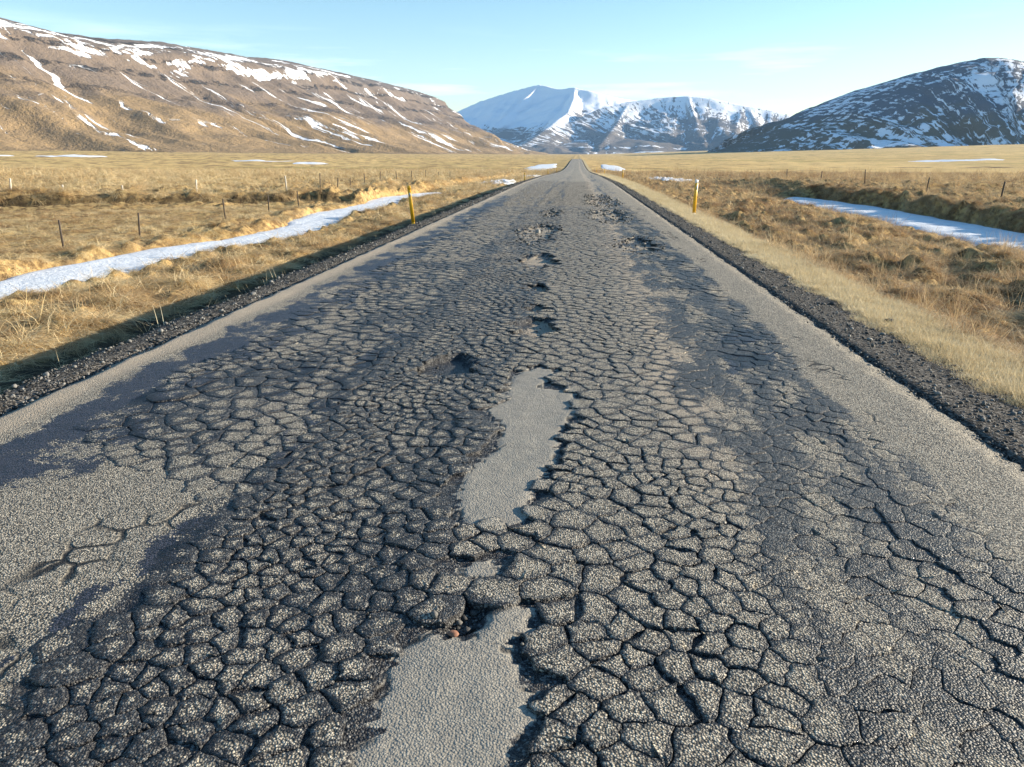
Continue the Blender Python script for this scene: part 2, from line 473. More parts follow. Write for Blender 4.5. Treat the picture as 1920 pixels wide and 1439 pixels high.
xr = axis(0.0, 0.10, 19, 1.045, 5200)
xl = axis(0.0, 0.10, 17, 1.045, 5200)
gx = np.concatenate([-xl[:0:-1], xr])
gy = axis(-6.0, 0.10, 9.0, 1.0105, 9500)
GX, GY = np.meshgrid(gx, gy)
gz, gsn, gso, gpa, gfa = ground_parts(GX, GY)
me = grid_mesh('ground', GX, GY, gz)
for nme, val in (('snowg', gsn), ('soil_shade', gso), ('pale', gpa), ('far', gfa)):
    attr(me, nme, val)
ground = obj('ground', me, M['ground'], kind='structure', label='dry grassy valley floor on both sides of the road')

# ------------------------------------------------------------------ mountains
def ridge_field(X, Y, ridges):
    """height of a massif built from ridge lines; each ridge = (points, width, profile)"""
    best = np.full(X.shape, -1e9); RA = np.zeros(X.shape); RD = np.zeros(X.shape); TOP = np.zeros(X.shape)
    off = 0.0
    for pts, W, prof in ridges:
        run = 0.0
        bd = np.full(X.shape, 1e12); bz = np.zeros(X.shape); ba = np.zeros(X.shape)
        for (ax, ay, az), (bx, by, bz_) in zip(pts[:-1], pts[1:]):
            ex, ey = bx - ax, by - ay; L = math.hypot(ex, ey)
            t = np.clip(((X - ax) * ex + (Y - ay) * ey) / (L * L), 0, 1)
            d = np.hypot(X - ax - t * ex, Y - ay - t * ey)
            m = d < bd
            bd = np.where(m, d, bd); bz = np.where(m, az + t * (bz_ - az), bz); ba = np.where(m, run + t * L, ba)
            run += L
        g = 1 + 0.22 * perlin(ba / (W * 0.28) + off, bd / (W * 0.9), 71) + 0.12 * perlin(ba / (W * 0.1) + off, bd / (W * 0.5), 72)
        k = np.interp(bd / W * g, [p[0] for p in prof], [p[1] for p in prof])
        h = bz * k
        m = h > best
        best = np.where(m, h, best); RA = np.where(m, ba + off * 3000, RA); RD = np.where(m, bd, RD); TOP = np.where(m, bz, TOP)
        off += 1.7
    return best, RA, RD, TOP

def mountain(name, xs, ys, ridges, mat, snow_fn, rough, label, sink=8.0):
    X, Y = np.meshgrid(xs, ys)
    h, RA, RD, TOP = ridge_field(X, Y, ridges)
    base = ground_z(X, Y)
    W = ridges[0][1]
    mid = np.clip(h / (TOP + 1e-6), 0, 1); mid = np.clip(mid * (1 - mid) * 4 + 0.15, 0, 1)
    gully = -np.abs(perlin(RA / (W * 0.09), RD / (W * 0.8), 81)) * rough
    n = fbm(X / (W * 0.16), Y / (W * 0.16), 5, 91) * rough * 0.55
    z = h + (gully + n) * mid
    hh = z - base
    Z = base + np.maximum(hh, -25) - sink * (1 - sstep(0, 60, hh))
    me = grid_mesh(name, X, Y, Z)
    attr(me, 'ra', RA); attr(me, 'rd', RD)
    hmax = max(p[2] for r in ridges for p in r[0])
    attr(me, 'alt', np.clip((z - base) / hmax, 0, 1.2))
    sv, cv = snow_fn(X, Y, z, RA, RD, TOP, hmax)
    attr(me, 'snow', sv); attr(me, 'cont', cv + 0 * X)
    return obj(name, me, mat, kind='structure', label=label)

LEFT = [(-1650, 900, 330), (-1402.4, 1563.1, 326.0), (-1293.4, 1779.6, 304.6), (-1266.2, 1920.1, 293.9), (-1246.0, 2109.5, 305.5), (-1202.8, 2305.0, 323.5), (-1158.2, 2549.2, 329.2), (-1147.6, 2771.8, 338.0), (-1101.9, 3004.3, 353.8), (-1036.8, 3238.1, 348.1), (-934.7, 3683.3, 344.0), (-853.0, 4112.5, 336.9), (-798.0, 4327.0, 308.3), (-729.5, 4339.1, 249.5), (-610.4, 4307.0, 179.7), (-463.9, 4274.9, 113.3), (-290.6, 4240.1, 55.7), (-106.0, 4198.7, 17.7)]
RIGHT = [(358.8, 2534.7, 11.2), (521.3, 2547.2, 42.9), (650.7, 2568.9, 95.1), (718.2, 2592.3, 127.2), (816.1, 2615.6, 178.0), (914.4, 2635.9, 217.8), (1009.2, 2644.0, 248.7), (1099.5, 2640.2, 270.6), (1192.4, 2643.5, 288.4), (1255.7, 2614.0, 288.9), (1318.1, 2583.1, 277.4), (1469.4, 2500.2, 246.9), (1675.9, 2366.7, 177.7)]
A0 = [(-2360.4, 9202.1, 368.2), (-1453.7, 9388.1, 502.1), (-1132.8, 9331.5, 630.9), (-758.8, 9269.0, 732.8), (-441.1, 9189.4, 797.2), (-209.5, 8997.6, 729.9), (-45.8, 8799.9, 728.9), (135.2, 8698.9, 682.4), (360.5, 8692.5, 627.7), (647.5, 8776.1, 584.1), (1119.3, 8930.1, 510.5)]
A1 = [(-45.8, 8799.9, 728.9), (-57.6, 8399.8, 588.5), (-102.9, 7899.3, 432.5), (-307.7, 7293.5, 241.6), (-449.1, 6885.4, 120.0)]
A2 = [(-441.1, 9189.4, 797.2), (-701.7, 8571.3, 498.4), (-915.1, 7947.5, 249.6), (-969.8, 7537.9, 155.9)]
B0 = [(-258.6, 7295.4, 163.6), (-121.5, 7599.0, 298.5), (178.7, 7898.0, 455.5), (493.0, 8085.0, 533.9), (808.7, 8160.0, 576.7), (1063.1, 8130.8, 587.9), (1265.4, 8101.8, 565.0), (1615.1, 8039.4, 490.9), (1859.1, 7986.5, 438.2), (2051.7, 7939.2, 381.9), (2376.8, 7848.0, 314.5), (2986.9, 7636.7, 197.7)]
B1 = [(493.0, 8085.0, 533.9), (316.5, 7393.2, 266.1), (161.2, 6698.1, 73.7)]
B2 = [(1063.1, 8130.8, 587.9), (1068.0, 7322.5, 261.4), (1061.5, 6615.4, 63.8)]
B3 = [(1615.1, 8039.4, 490.9), (1629.2, 7320.9, 214.8), (1590.6, 6714.2, 72.7)]
P_LEFT = [(0, 1), (0.10, 0.93), (0.17, 0.87), (0.24, 0.72), (0.42, 0.47), (0.50, 0.40), (0.72, 0.17), (0.9, 0.07), (1.15, 0.015), (1.6, -0.05), (4, -0.1)]
P_DOME = [(0, 1), (0.12, 0.985), (0.25, 0.93), (0.4, 0.80), (0.6, 0.52), (0.8, 0.22), (0.95, 0.08), (1.2, 0.01), (1.6, -0.05), (4, -0.1)]
P_PEAK = [(0, 1), (0.07, 0.87), (0.18, 0.72), (0.35, 0.52), (0.6, 0.29), (0.85, 0.12), (1.1, 0.03), (1.6, -0.05), (5, -0.1)]

def snow_left(X, Y, z, RA, RD, TOP, hm):
    k = z / (TOP + 1e-6)
    up = sstep(0.70, 0.80, k) * (1 - sstep(0.93, 0.985, k))
    nearpart = 1 - sstep(2700, 3500, Y)
    s = 0.022 + up * (0.020 + 0.055 * nearpart) + 0.03 * fbm(X / 300, Y / 300, 2, 103)
    s = s - 0.035 * (1 - sstep(0.05, 0.16, z / hm))
    return s, sstep(0.60, 0.74, k)
def snow_right(X, Y, z, RA, RD, TOP, hm):
    return 0.066 + 0.10 * fbm(X / 330, Y / 330, 2, 101) - 0.10 * (1 - sstep(0.02, 0.08, z / hm)), 0.5
def snow_far(X, Y, z, RA, RD, TOP, hm):
    s = 0.065 + 0.16 * sstep(0.25, 0.95, z / hm) + 0.05 * fbm(X / 700, Y / 700, 2, 105)
    west = 1 - sstep(-250, 50, X)
    return s + 0.12 * west * sstep(0.2, 0.5, z / hm), 0.35

mountain('left_mountain', np.linspace(-2900, -60, 300), np.concatenate([np.linspace(700, 2600, 260), np.linspace(2615, 5400, 190)]),
         [(LEFT, 820, P_LEFT)], M['left_hill'], snow_left, 22, 'long brown mountain slope with snow streaks on the left of the valley')
mountain('right_mountain', np.linspace(250, 3400, 340), np.linspace(1200, 4900, 320),
         [(RIGHT, 760, P_DOME)], M['right_hill'], snow_right, 26, 'rounded shaded mountain streaked with snow on the right of the valley')
mountain('far_mountain', np.linspace(-4200, 4800, 420), np.linspace(5600, 11500, 330),
         [(A0, 2300, P_PEAK), (A1, 1300, P_PEAK), (A2, 1200, P_PEAK), (B0, 1900, P_PEAK), (B1, 1000, P_PEAK), (B2, 1100, P_PEAK), (B3, 1000, P_PEAK)],
         M['far_hill'], snow_far, 70, 'snow covered far mountain closing the end of the valley', sink=20)

# ------------------------------------------------------------------ the road: state of its surface
PATCHES = [
    [(-0.32, 5.98), (-0.47, 5.73), (-0.5, 5.04), (-0.61, 4.85), (-0.45, 4.49), (-0.45, 4.12), (-0.59, 3.76), (-0.59, 3.45), (-0.53, 3.19), (-0.4, 3.11), (-0.23, 3.16), (-0.14, 3.31), (-0.18, 3.42), (-0.11, 3.83), (-0.06, 4.07), (-0.04, 4.52), (0.05, 4.85), (0.03, 5.34), (-0.21, 5.39), (-0.1, 5.92)],
    [(-0.66, 1.2), (-0.66, 1.68), (-0.57, 1.83), (-0.6, 2.01), (-0.59, 2.26), (-0.49, 2.34), (-0.36, 2.32), (-0.27, 2.56), (-0.13, 2.54), (-0.1, 2.4), (-0.19, 2.3), (-0.09, 2.03), (-0.09, 1.89), (-0.17, 1.72), (-0.17, 1.2)],
    [(-0.47, 2.74), (-0.41, 2.86), (-0.3, 2.87), (-0.25, 2.74), (-0.3, 2.67), (-0.43, 2.68)],
]
# potholes: x, y, half width, half length, depth, dustiness, tar
HOLES = [(-0.38, 7.48, 0.24, 0.50, 0.042, 0.65, 0.0), (-0.60, 12.7, 0.33, 1.0, 0.045, 0.7, 0.0), (-0.45, 9.97, 0.20, 0.40, 0.035, 0.5, 0.1),
         (-0.42, 8.47, 0.13, 0.23, 0.03, 0.45, 0.1), (1.20, 15.3, 0.42, 1.4, 0.045, 0.35, 0.1), (-0.99, 5.96, 0.25, 0.36, 0.042, 0.0, 1.0),
         (-0.38, 2.44, 0.09, 0.10, 0.030, 0.0, 1.0), (0.93, 23.3, 0.55, 2.6, 0.035, 0.4, 0.1), (-0.84, 17.7, 0.45, 2.2, 0.038, 0.45, 0.1),
         (0.98, 29.9, 0.6, 2.4, 0.03, 0.35, 0.1), (0.88, 34.0, 0.46, 2.2, 0.03, 0.35, 0.1), (-0.75, 24.0, 0.3, 1.6, 0.025, 0.3, 0.2)]
WET = [[(1.32, 7.19), (1.69, 7.57), (1.79, 7.11), (1.5, 6.88)], [(1.29, 6.47), (1.72, 6.6), (1.65, 6.14), (1.38, 6.04), (1.22, 5.87)]]
Y_PLATES = 27.0

def zones(x, y):
    wob = perlin(x * 0 + 1.7, y * 0.55, 111) * 0.22 + perlin(x * 1.1, y * 1.5, 112) * 0.10
    n = fbm(x * 2.1, y * 1.7, 3, 113)
    xx = x + wob
    z = {}
    psd = np.full(x.shape, -9.0)
    for p in PATCHES: psd = np.maximum(psd, poly_sd(x, y, p))
    psd = psd + 0.045 * fbm(x * 15, y * 15, 4, 114, 0.65)
    patch = sstep(-0.01, 0.025, psd)
    hole = np.zeros_like(x); hd = np.zeros_like(x); ht = np.zeros_like(x)
    for (hx, hy, rx, ry, dep, du, ta) in HOLES:
        q = np.hypot((x - hx) / rx, (y - hy) / ry) + 0.55 * fbm(x * 5.5 + hx, y * 4.0, 3, 115)
        k = 1 - sstep(0.82, 1.0, q)
        hole = np.maximum(hole, k * dep); hd = np.maximum(hd, k * du); ht = np.maximum(ht, (1 - sstep(0.9, 1.4, q)) * ta)
    left_smooth = (1 - sstep(-1.66, -1.52, xx + 0.10 * n + 0.16 * fbm(x * 4.5, y * 3.0, 3, 132))) * (1 - sstep(3.3, 4.1, y + 0.5 * (x + 2.2)))
    left_thin = (1 - sstep(-1.66, -1.50, xx)) * (1 - left_smooth)
    tarL = band(xx, -1.52, -0.50, 0.10)
    tarR = band(xx, 0.82, 1.86, 0.10)
    crisp = band(xx, -0.55, 0.80, 0.08)
    c = np.zeros_like(x)
    c = np.maximum(c, left_thin * 1.0 * sstep(-3.05, -2.85, xx))
    c = np.maximum(c, tarL * 0.95)
    c = np.maximum(c, crisp * 0.85)
    c = np.maximum(c, tarR * 0.26)
    inside = sstep(-3.10, -2.92, xx) * (1 - sstep(1.82, 1.95, xx))
    c = c * inside * (1 - left_smooth)
    c = c * (1 - patch)
    z['c'] = c
    fade = 1 - 0.25 * sstep(9, 24, y)
    n2 = fbm(x * 4.2, y * 1.3, 3, 117)
    n3 = fbm(x * 1.3, y * 0.8, 3, 118)
    tar = 1.12 * tarL * (0.85 + 0.6 * n + 0.3 * n3) * fade + 1.30 * tarR * (0.80 + 1.3 * n2) * fade + 0.42 * crisp * (1 + n) + 1.02 * left_thin * sstep(-3.1, -2.8, xx) * np.clip(0.80 + 1.3 * n3, 0.15, 1.5) * (1 - 0.6 * sstep(9, 20, y))
    tar = tar + 0.8 * band(xx, -1.66, -1.46, 0.05) * fade
    wetL = band(xx + 0.16 * fbm(x * 3.5, y * 1.6, 4, 121), -3.38, -2.62, 0.08) * (0.70 + 0.7 * n) * (1 - 0.5 * sstep(26, 40, y))
    wetL = wetL * sstep(2.9, 3.6, y - 0.3 * (x + 3))
    wl2 = band(xx + 0.12 * fbm(x * 5, y * 3, 3, 119), -1.78, -1.52, 0.04) * (0.50 + 1.3 * fbm(x * 4.5, y * 2.2, 3, 120)) * (1 - sstep(6, 9, y))
    wet = np.maximum(wetL * 0.95, wl2 * 0.9)
    wet = np.maximum(wet, 0.85 * band(xx, -2.9, -1.5, 0.2) * np.clip(fbm(x * 4.1, y * 1.5, 3, 116) * 2.6 - 0.25, 0, 1) * sstep(3.0, 4, y))
    for p in WET: wet = np.maximum(wet, sstep(-0.12, 0.06, poly_sd(x, y, p) + 0.10 * n))
    dust = 1.0 * band(x + 0.5 * wob, -3.84, -3.46, 0.09) * (0.9 + 0.3 * n)
    dust = np.maximum(dust, 0.72 * band(xx, 0.60, 0.98, 0.15) * (0.7 + 0.7 * n) * sstep(2.5, 5, y))
    tar = np.maximum(tar, 0.50)
    z['tar'] = np.clip(tar * (1 - patch) + 0.42 * patch + ht, 0, 1.4)
    z['wet'] = wet * (1 - patch); z['dust'] = np.clip(np.maximum(dust, hd), 0, 1)
    z['patch'] = np.maximum(patch, np.maximum(0.4 * sstep(32, 60, y), 0.0)); z['hole'] = hole
    z['psd'] = psd; z['pt'] = sstep(-0.06, 0.0, psd)
    return z

ATTRS = ('tar', 'wet', 'dust', 'edge', 'patch', 'crk')

def road_base_z(x, y, z):
    cz = sstep(0.08, 0.35, z['c']) * (1 - sstep(Y_PLATES - 2.5, Y_PLATES + 0.5, y))
    rough = 0.004 * fbm(x * 14, y * 14, 3, 121) + 0.010 * fbm(x * 1.3, y * 0.7, 3, 122)
    edge_drop = 0.06 * (1 - sstep(0, 0.12, x - X_ASL - 0.06 * perlin(x * 0, y * 2.3, 123))) + 0.06 * sstep(-0.25, 0.06, x - X_ASR - 0.07 * perlin(x * 0 + 5, y * 2.6, 124) - 0.05 * fbm(x * 9, y * 9, 3, 127))
    ruts = -0.012 * np.exp(-((x + 1.0) / 0.35) ** 2) - 0.012 * np.exp(-((x - 1.25) / 0.35) ** 2)
    return road_z(y) + rough + ruts - (0.0075 + 0.004 * sstep(-0.6, -0.4, x) + 0.007 * perlin(x * 4.0, y * 4.0, 125)) * cz - z['hole'] - 0.010 * z.get('pt', 0) - edge_drop

rx = np.concatenate([np.linspace(X_ASL - 0.12, X_ASL + 0.1, 6)[:-1], np.arange(X_ASL + 0.1, X_ASR - 0.1, 0.032), np.linspace(X_ASR - 0.1, X_ASR + 0.12, 7)])
ry = axis(0.8, 0.026, 4.2, 1.0062, 680)
RX, RY = np.meshgrid(rx, ry)
zn = zones(RX, RY)
RZ = road_base_z(RX, RY, zn)
me = grid_mesh('road', RX, RY, RZ)
bed = sstep(0.08, 0.35, zn['c']) * (1 - sstep(Y_PLATES - 2.5, Y_PLATES + 0.5, RY))
attr(me, 'tar', np.where(zn['hole'] > 0.01, zn['tar'], zn['tar'] * (1 - bed) + 1.5 * bed)); attr(me, 'wet', zn['wet']); attr(me, 'dust', zn['dust'] * (1 - bed) + bed * np.where(zn['hole'] > 0.01, zn['dust'], 0))
stain = band(RX + 0.22 * fbm(RX * 4.5, RY * 3.0, 4, 126), -1.74, -1.46, 0.04) * (RY < 14)
mott = np.clip(0.22 + 0.55 * fbm(RX * 2.6, RY * 1.1, 4, 128), 0, 0.8) * (1 - 0.5 * sstep(40, 120, RY))
far_st = sstep(22, 30, RY) * (1 - sstep(60, 160, RY)) * (band(RX, -1.7, -0.4, 0.2) + band(RX, 0.6, 1.9, 0.2)) * np.clip(0.35 + 0.9 * fbm(RX * 4.5, RY * 0.12, 3, 129), 0, 0.9)
stain = np.maximum(stain, np.maximum(mott, far_st) / 0.75)
attr(me, 'edge', np.clip(np.maximum(bed * (zn['hole'] < 0.01), np.maximum(stain * 0.75, (zn['hole'] > 0.01) * np.clip(zn['tar'] - 0.5, 0, 1))), 0, 1)); attr(me, 'patch', zn['patch'])
crk_ = np.clip(zn['c'], 0, 1) * sstep(Y_PLATES - 3, Y_PLATES, RY) * (1 - sstep(45, 75, RY))
crk_ = np.maximum(crk_, 0.85 * band(RX, -2.35, -1.45, 0.25) * (RY < 4.6) * np.clip(0.40 + 0.9 * fbm(RX * 2.2, RY * 1.8, 3, 133), 0, 1))
crk_ = np.maximum(crk_, 0.75 * band(RX, 1.8, 2.15, 0.1) * (RY < 27) * np.clip(0.40 + 0.9 * fbm(RX * 2.2, RY * 0.8, 3, 134), 0, 1))
crk_ = np.maximum(crk_, 0.6 * sstep(-0.02, 0.0, zn['psd']) * (1 - sstep(0.03, 0.09, zn['psd'])))
attr(me, 'crk', crk_)
road = obj('road', me, M['asphalt'], kind='structure', label='worn grey asphalt road breaking up into alligator cracks')

# ------------------------------------------------------------------ asphalt plates (Voronoi cells of the cracking)
def cell_size(x, y):
    n = perlin(x * 0.9, y * 0.9, 131)
    s = np.where(x < -1.55, 0.150, np.where(x < -0.52, 0.082, np.where(x < 0.8, 0.112, 0.105)))
    s = s * (1 + 0.75 * n)
    return s * (1 + 0.55 * sstep(7, 22, y))

def poisson(x0, x1, y0, y1):
    n = 110000
    px = RNG.uniform(x0, x1, n); py = RNG.uniform(y0, y1, n)
    r = cell_size(px, py) * np.exp(RNG.normal(0, 0.30, n))
    cell = 0.34; grid = {}; keep = []
    for i in range(n):
        x, y, q = px[i], py[i], r[i]
        gi, gj = int(x // cell), int(y // cell); ok = True
        for a in (-1, 0, 1):
            for b in (-1, 0, 1):
                for (u, v, w) in grid.get((gi + a, gj + b), ()):
                    dx = u - x; dy = (v - y) * 0.85
                    if dx * dx + dy * dy < (0.5 * (q + w)) ** 2: ok = False; break
                if not ok: break
            if not ok: break
        if ok:
            grid.setdefault((gi, gj), []).append((x, y, q)); keep.append(i)
    return px[keep], py[keep]

sx, sy = poisson(-3.3, 2.2, 1.0, Y_PLATES + 0.8)
pts = [Vector((a, b)) for a, b in zip(sx, sy)]
dv, de, df, *_ = delaunay_2d_cdt(pts, [], [], 0, 1e-6)
nb = {}
tri_c = []
for k, f in enumerate(df):
    a, b, c = (dv[i] for i in f)
    d = 2 * (a.x * (b.y - c.y) + b.x * (c.y - a.y) + c.x * (a.y - b.y))
    if abs(d) < 1e-9: tri_c.append(None); continue
    a2, b2, c2 = a.x * a.x + a.y * a.y, b.x * b.x + b.y * b.y, c.x * c.x + c.y * c.y
    tri_c.append(((a2 * (b.y - c.y) + b2 * (c.y - a.y) + c2 * (a.y - b.y)) / d, (a2 * (c.x - b.x) + b2 * (a.x - c.x) + c2 * (b.x - a.x)) / d))
    for i in f: nb.setdefault(i, []).append(k)

cells = []
for i, v in enumerate(dv):
    tl = [k for k in nb.get(i, []) if tri_c[k] is not None]
    if len(tl) < 4: continue
    tl.sort(key=lambda k: math.atan2(sum(dv[q].y for q in df[k]) / 3 - v.y, sum(dv[q].x for q in df[k]) / 3 - v.x))
    poly = [tri_c[k] for k in tl]
    if max(math.hypot(a - v.x, b - v.y) for a, b in poly) > 0.45: continue
    cells.append((i, v.x, v.y, poly, tl))
ccx = np.array([c[1] for c in cells]); ccy = np.array([c[2] for c in cells])
cz = zones(ccx, ccy)

PV, PF, PE, PSL, PSCORE = [], [], [], [], []
off = 0
def hrand(a, b, s=0):
    return ((a * 73856093 ^ b * 19349663 ^ s * 83492791) % 100003) / 100003.0

warpv = {}
for ci, (i, vx, vy, poly, tl) in enumerate(cells):
    c = cz['c'][ci]
    if cz['psd'][ci] > -0.05: c = max(c, 0.5)
    if (c < 0.12 and not (-0.05 < cz['psd'][ci] <= -0.004)) or cz['hole'][ci] > 0.014 or cz['psd'][ci] > -0.004: continue
    n = len(poly)
    near = vy < 5.5
    seg = 5 if vy < 4 else (3 if vy < 7 else 2)
    px, py, gp = [], [], []
    for k in range(n):
        ka, kb = tl[k], tl[(k + 1) % n]
        a, b = poly[k], poly[(k + 1) % n]
        ex, ey = b[0] - a[0], b[1] - a[1]; L = math.hypot(ex, ey)
        h = hrand(min(ka, kb), max(ka, kb))
        g = (0.0004 if vx > 0.8 else 0.0008) + c * (0.0012 + 0.0075 * h ** 4.0) * (1.0 + 0.06 * vy)
        if h > 0.95: g += 0.004 * c
        nx, ny = -ey / (L + 1e-9), ex / (L + 1e-9)
        if (vx - a[0]) * nx + (vy - a[1]) * ny < 0: nx, ny = -nx, -ny
        m = max(1, min(seg, int(L / 0.016)))
        for q in range(m):
            t = q / m
            px.append(a[0] + ex * t + nx * g); py.append(a[1] + ey * t + ny * g); gp.append(g)
    px = np.array(px); py = np.array(py)
    m = len(px)
    if m < 5: continue
    # the same wobble for both sides of a crack, so plates still fit each other
    wx = 0.024 * perlin(px * 12, py * 12, 141) + 0.019 * perlin(px * 37, py * 37, 142)
    wy = 0.024 * perlin(px * 12, py * 12, 143) + 0.019 * perlin(px * 37, py * 37, 144)
    px = px + wx; py = py + wy
    cx, cy = px.mean(), py.mean()
    tarv = min(cz['tar'][ci], 1.2)
    dx, dy = px - cx, py - cy
    size = float(np.hypot(dx, dy).mean())
    up = 0.001 + 0.0035 * (hrand(i, 17) - 0.5) * (0.4 + tarv)
    tx, ty = (hrand(i, 3) - 0.5) * 0.032 * (0.4 + 0.6 * tarv), (hrand(i, 5) - 0.5) * 0.032 * (0.4 + 0.6 * tarv)
    fl_ = 0.3 if vx > 0.8 else (0.6 if vx > -0.5 else 0.8)
    up *= fl_; tx *= fl_; ty *= fl_
    z0 = road_base_z(np.array([cx]), np.array([cy]), dict(c=np.zeros(1), hole=np.zeros(1)))[0] + up
    rim = fl_ * (0.0020 + 0.0030 * min(tarv, 1.0))
    rings = [(1.0, -0.040, 1.0), (1.0, -rim, 1.0), (0.955, -rim * 0.12, 0.94), (0.60, 0.0, 0.60)] if vy < 7 else [(1.0, -0.035, 1.0), (1.0, -rim * 0.7, 1.0), (0.86, 0.0, 0.84)]
    vv, ee = [], []
    for sc, dz, ed in rings:
        X_ = cx + dx * sc; Y_ = cy + dy * sc
        zz = z0 + dz + tx * (X_ - cx) + ty * (Y_ - cy)
        if dz > -0.03: zz = zz + fl_ * (0.0018 + 0.0026 * min(tarv, 1)) * perlin(X_ * 24, Y_ * 24, 145) * (1.0 if near else 0.6)
        vv.append(np.stack([X_, Y_, zz], 1)); ee.append(np.full(m, ed))
    vv.append(np.array([[cx, cy, z0 + 0.0005]])); ee.append(np.zeros(1))
    nr = len(rings); idx = np.arange(m); nx_ = (idx + 1) % m
    ff = []
    for r_ in range(nr - 1):
        ff.append(np.stack([r_ * m + idx, r_ * m + nx_, (r_ + 1) * m + nx_, (r_ + 1) * m + idx], 1).tolist())
    last = (nr - 1) * m
    fl = [q for s_ in ff for q in s_] + [[last + a, last + (a + 1) % m, nr * m] for a in range(m)]
    vv = np.concatenate(vv); ee = np.concatenate(ee)
    PV.append(vv); PE.append(ee); PF.append(fl); PSCORE.append(size ** 2 / max(vy, 1.6) ** 3 * (abs(vx + 0.1 * vy * 0) < 0.62 * vy + 0.6))

def plate_mesh(name, ids):
    V = np.concatenate([PV[k] for k in ids]); E_ = np.concatenate([PE[k] for k in ids])
    flat, cnt = [], []; o = 0
    for k in ids:
        for f in PF[k]:
            flat.extend([q + o for q in f]); cnt.append(len(f))
        o += len(PV[k])
    me = mesh_from(name, V, np.array(flat), np.array(cnt), smooth=False)
    zz = zones(V[:, 0], V[:, 1])
    attr(me, 'tar', zz['tar']); attr(me, 'wet', zz['wet'] * 0.75 + 0.25 * zz['wet'] * E_); attr(me, 'dust', zz['dust']); attr(me, 'edge', np.where(V[:, 0] > 0.85, E_ * 0.34 + 0.38, E_))
    attr(me, 'patch', zz['patch'] * 0.7); attr(me, 'crk', np.zeros(len(V)))
    me.materials.append(M['asphalt'])
    return me

order = np.argsort(-np.array(PSCORE))
N_SINGLE = 290
for k in order[:N_SINGLE]:
    obj('asphalt_plate', plate_mesh('asphalt_plate', [int(k)]), None, parent=road)
obj('cracked_asphalt', plate_mesh('cracked_asphalt', [int(k) for k in order[N_SINGLE:]]), None, parent=road, kind='stuff')
print('plates', len(PV), 'ground', ground.data.vertices.__len__(), 'road', len(road.data.vertices))

# ------------------------------------------------------------------ stones and gravel
def stone_proto(seed, sub=1):
    rg = np.random.default_rng(seed)
    t = (1 + 5 ** 0.5) / 2
    v = np.array([(-1, t, 0), (1, t, 0), (-1, -t, 0), (1, -t, 0), (0, -1, t), (0, 1, t), (0, -1, -t), (0, 1, -t), (t, 0, -1), (t, 0, 1), (-t, 0, -1), (-t, 0, 1)]) / math.hypot(1, t)
    f = [(0, 11, 5), (0, 5, 1), (0, 1, 7), (0, 7, 10), (0, 10, 11), (1, 5, 9), (5, 11, 4), (11, 10, 2), (10, 7, 6), (7, 1, 8), (3, 9, 4), (3, 4, 2), (3, 2, 6), (3, 6, 8), (3, 8, 9), (4, 9, 5), (2, 4, 11), (6, 2, 10), (8, 6, 7), (9, 8, 1)]
    for _ in range(sub):
        mid = {}; v = list(v); nf = []
        def m(a, b):
            k = (min(a, b), max(a, b))
            if k not in mid:
                p = (np.array(v[a]) + np.array(v[b])); mid[k] = len(v); v.append(p / np.linalg.norm(p))
            return mid[k]
        for a, b, c in f:
            x, y, z = m(a, b), m(b, c), m(c, a); nf += [(a, x, z), (b, y, x), (c, z, y), (x, y, z)]
        f = nf; v = np.array(v)
    v = np.array(v)
    for _ in range(7):                                     # chip flat facets off a ball
        d = rg.normal(size=3); d /= np.linalg.norm(d); lim = rg.uniform(0.45, 0.8)
        over = np.maximum(v @ d - lim, 0); v = v - over[:, None] * d
    v = v * rg.uniform(0.75, 1.25, 3) * np.array([1, 1, 0.72])
    return v, np.array(f)

PROTO0 = [stone_proto(s, 0) for s in range(8)]
PROTO1 = [stone_proto(s + 20, 1) for s in range(6)]

def scatter(name, xs, ys, zs, rs, tones, mat, label, cat, parent=None):
    V, F, T = [], [], []; o = 0
    ang = RNG.uniform(0, 2 * np.pi, len(xs)); pick = RNG.integers(0, 8, len(xs))
    for k in range(len(xs)):
        v, f = PROTO0[pick[k]]
        ca, sa = math.cos(ang[k]), math.sin(ang[k])
        V.append(np.stack([xs[k] + rs[k] * (v[:, 0] * ca - v[:, 1] * sa), ys[k] + rs[k] * (v[:, 0] * sa + v[:, 1] * ca), zs[k] + rs[k] * (v[:, 2] + 0.25)], 1))
        F.append(f + o); o += len(v); T.append(np.full(len(v), tones[k]))
    me = mesh_from(name, np.concatenate(V), np.concatenate(F).ravel(), np.full(sum(len(f) for f in F), 3), smooth=False)
    attr(me, 'tone', np.concatenate(T))
    return obj(name, me, mat, label=label, cat=cat, kind='stuff', parent=parent)

def near_pick(n, y0, y1, p=1.6):
    u = RNG.random(n); return y0 * (y1 / y0) ** (u ** 1.0)

# right shoulder
n = 8000
yy = near_pick(n, 3.2, 60); xx = RNG.normal((X_ASR + X_GRV) / 2 + 0.05, 0.30, n)
k = (xx > X_ASR - 0.28) & (xx < X_GRV + 0.25); xx, yy = xx[k], yy[k]
rr = np.clip(RNG.lognormal(-5.05, 0.5, len(xx)), 0.003, 0.026) * (1 + 0.03 * yy)
zz = np.maximum(ground_z(xx, yy), np.where(xx < X_ASR + 0.02, -0.03, -9))
scatter('shoulder_gravel', xx, yy, zz, rr, RNG.random(len(xx)) ** 1.5, M['gravel'], 'dark loose gravel along the right road shoulder beside the pale verge', 'gravel')
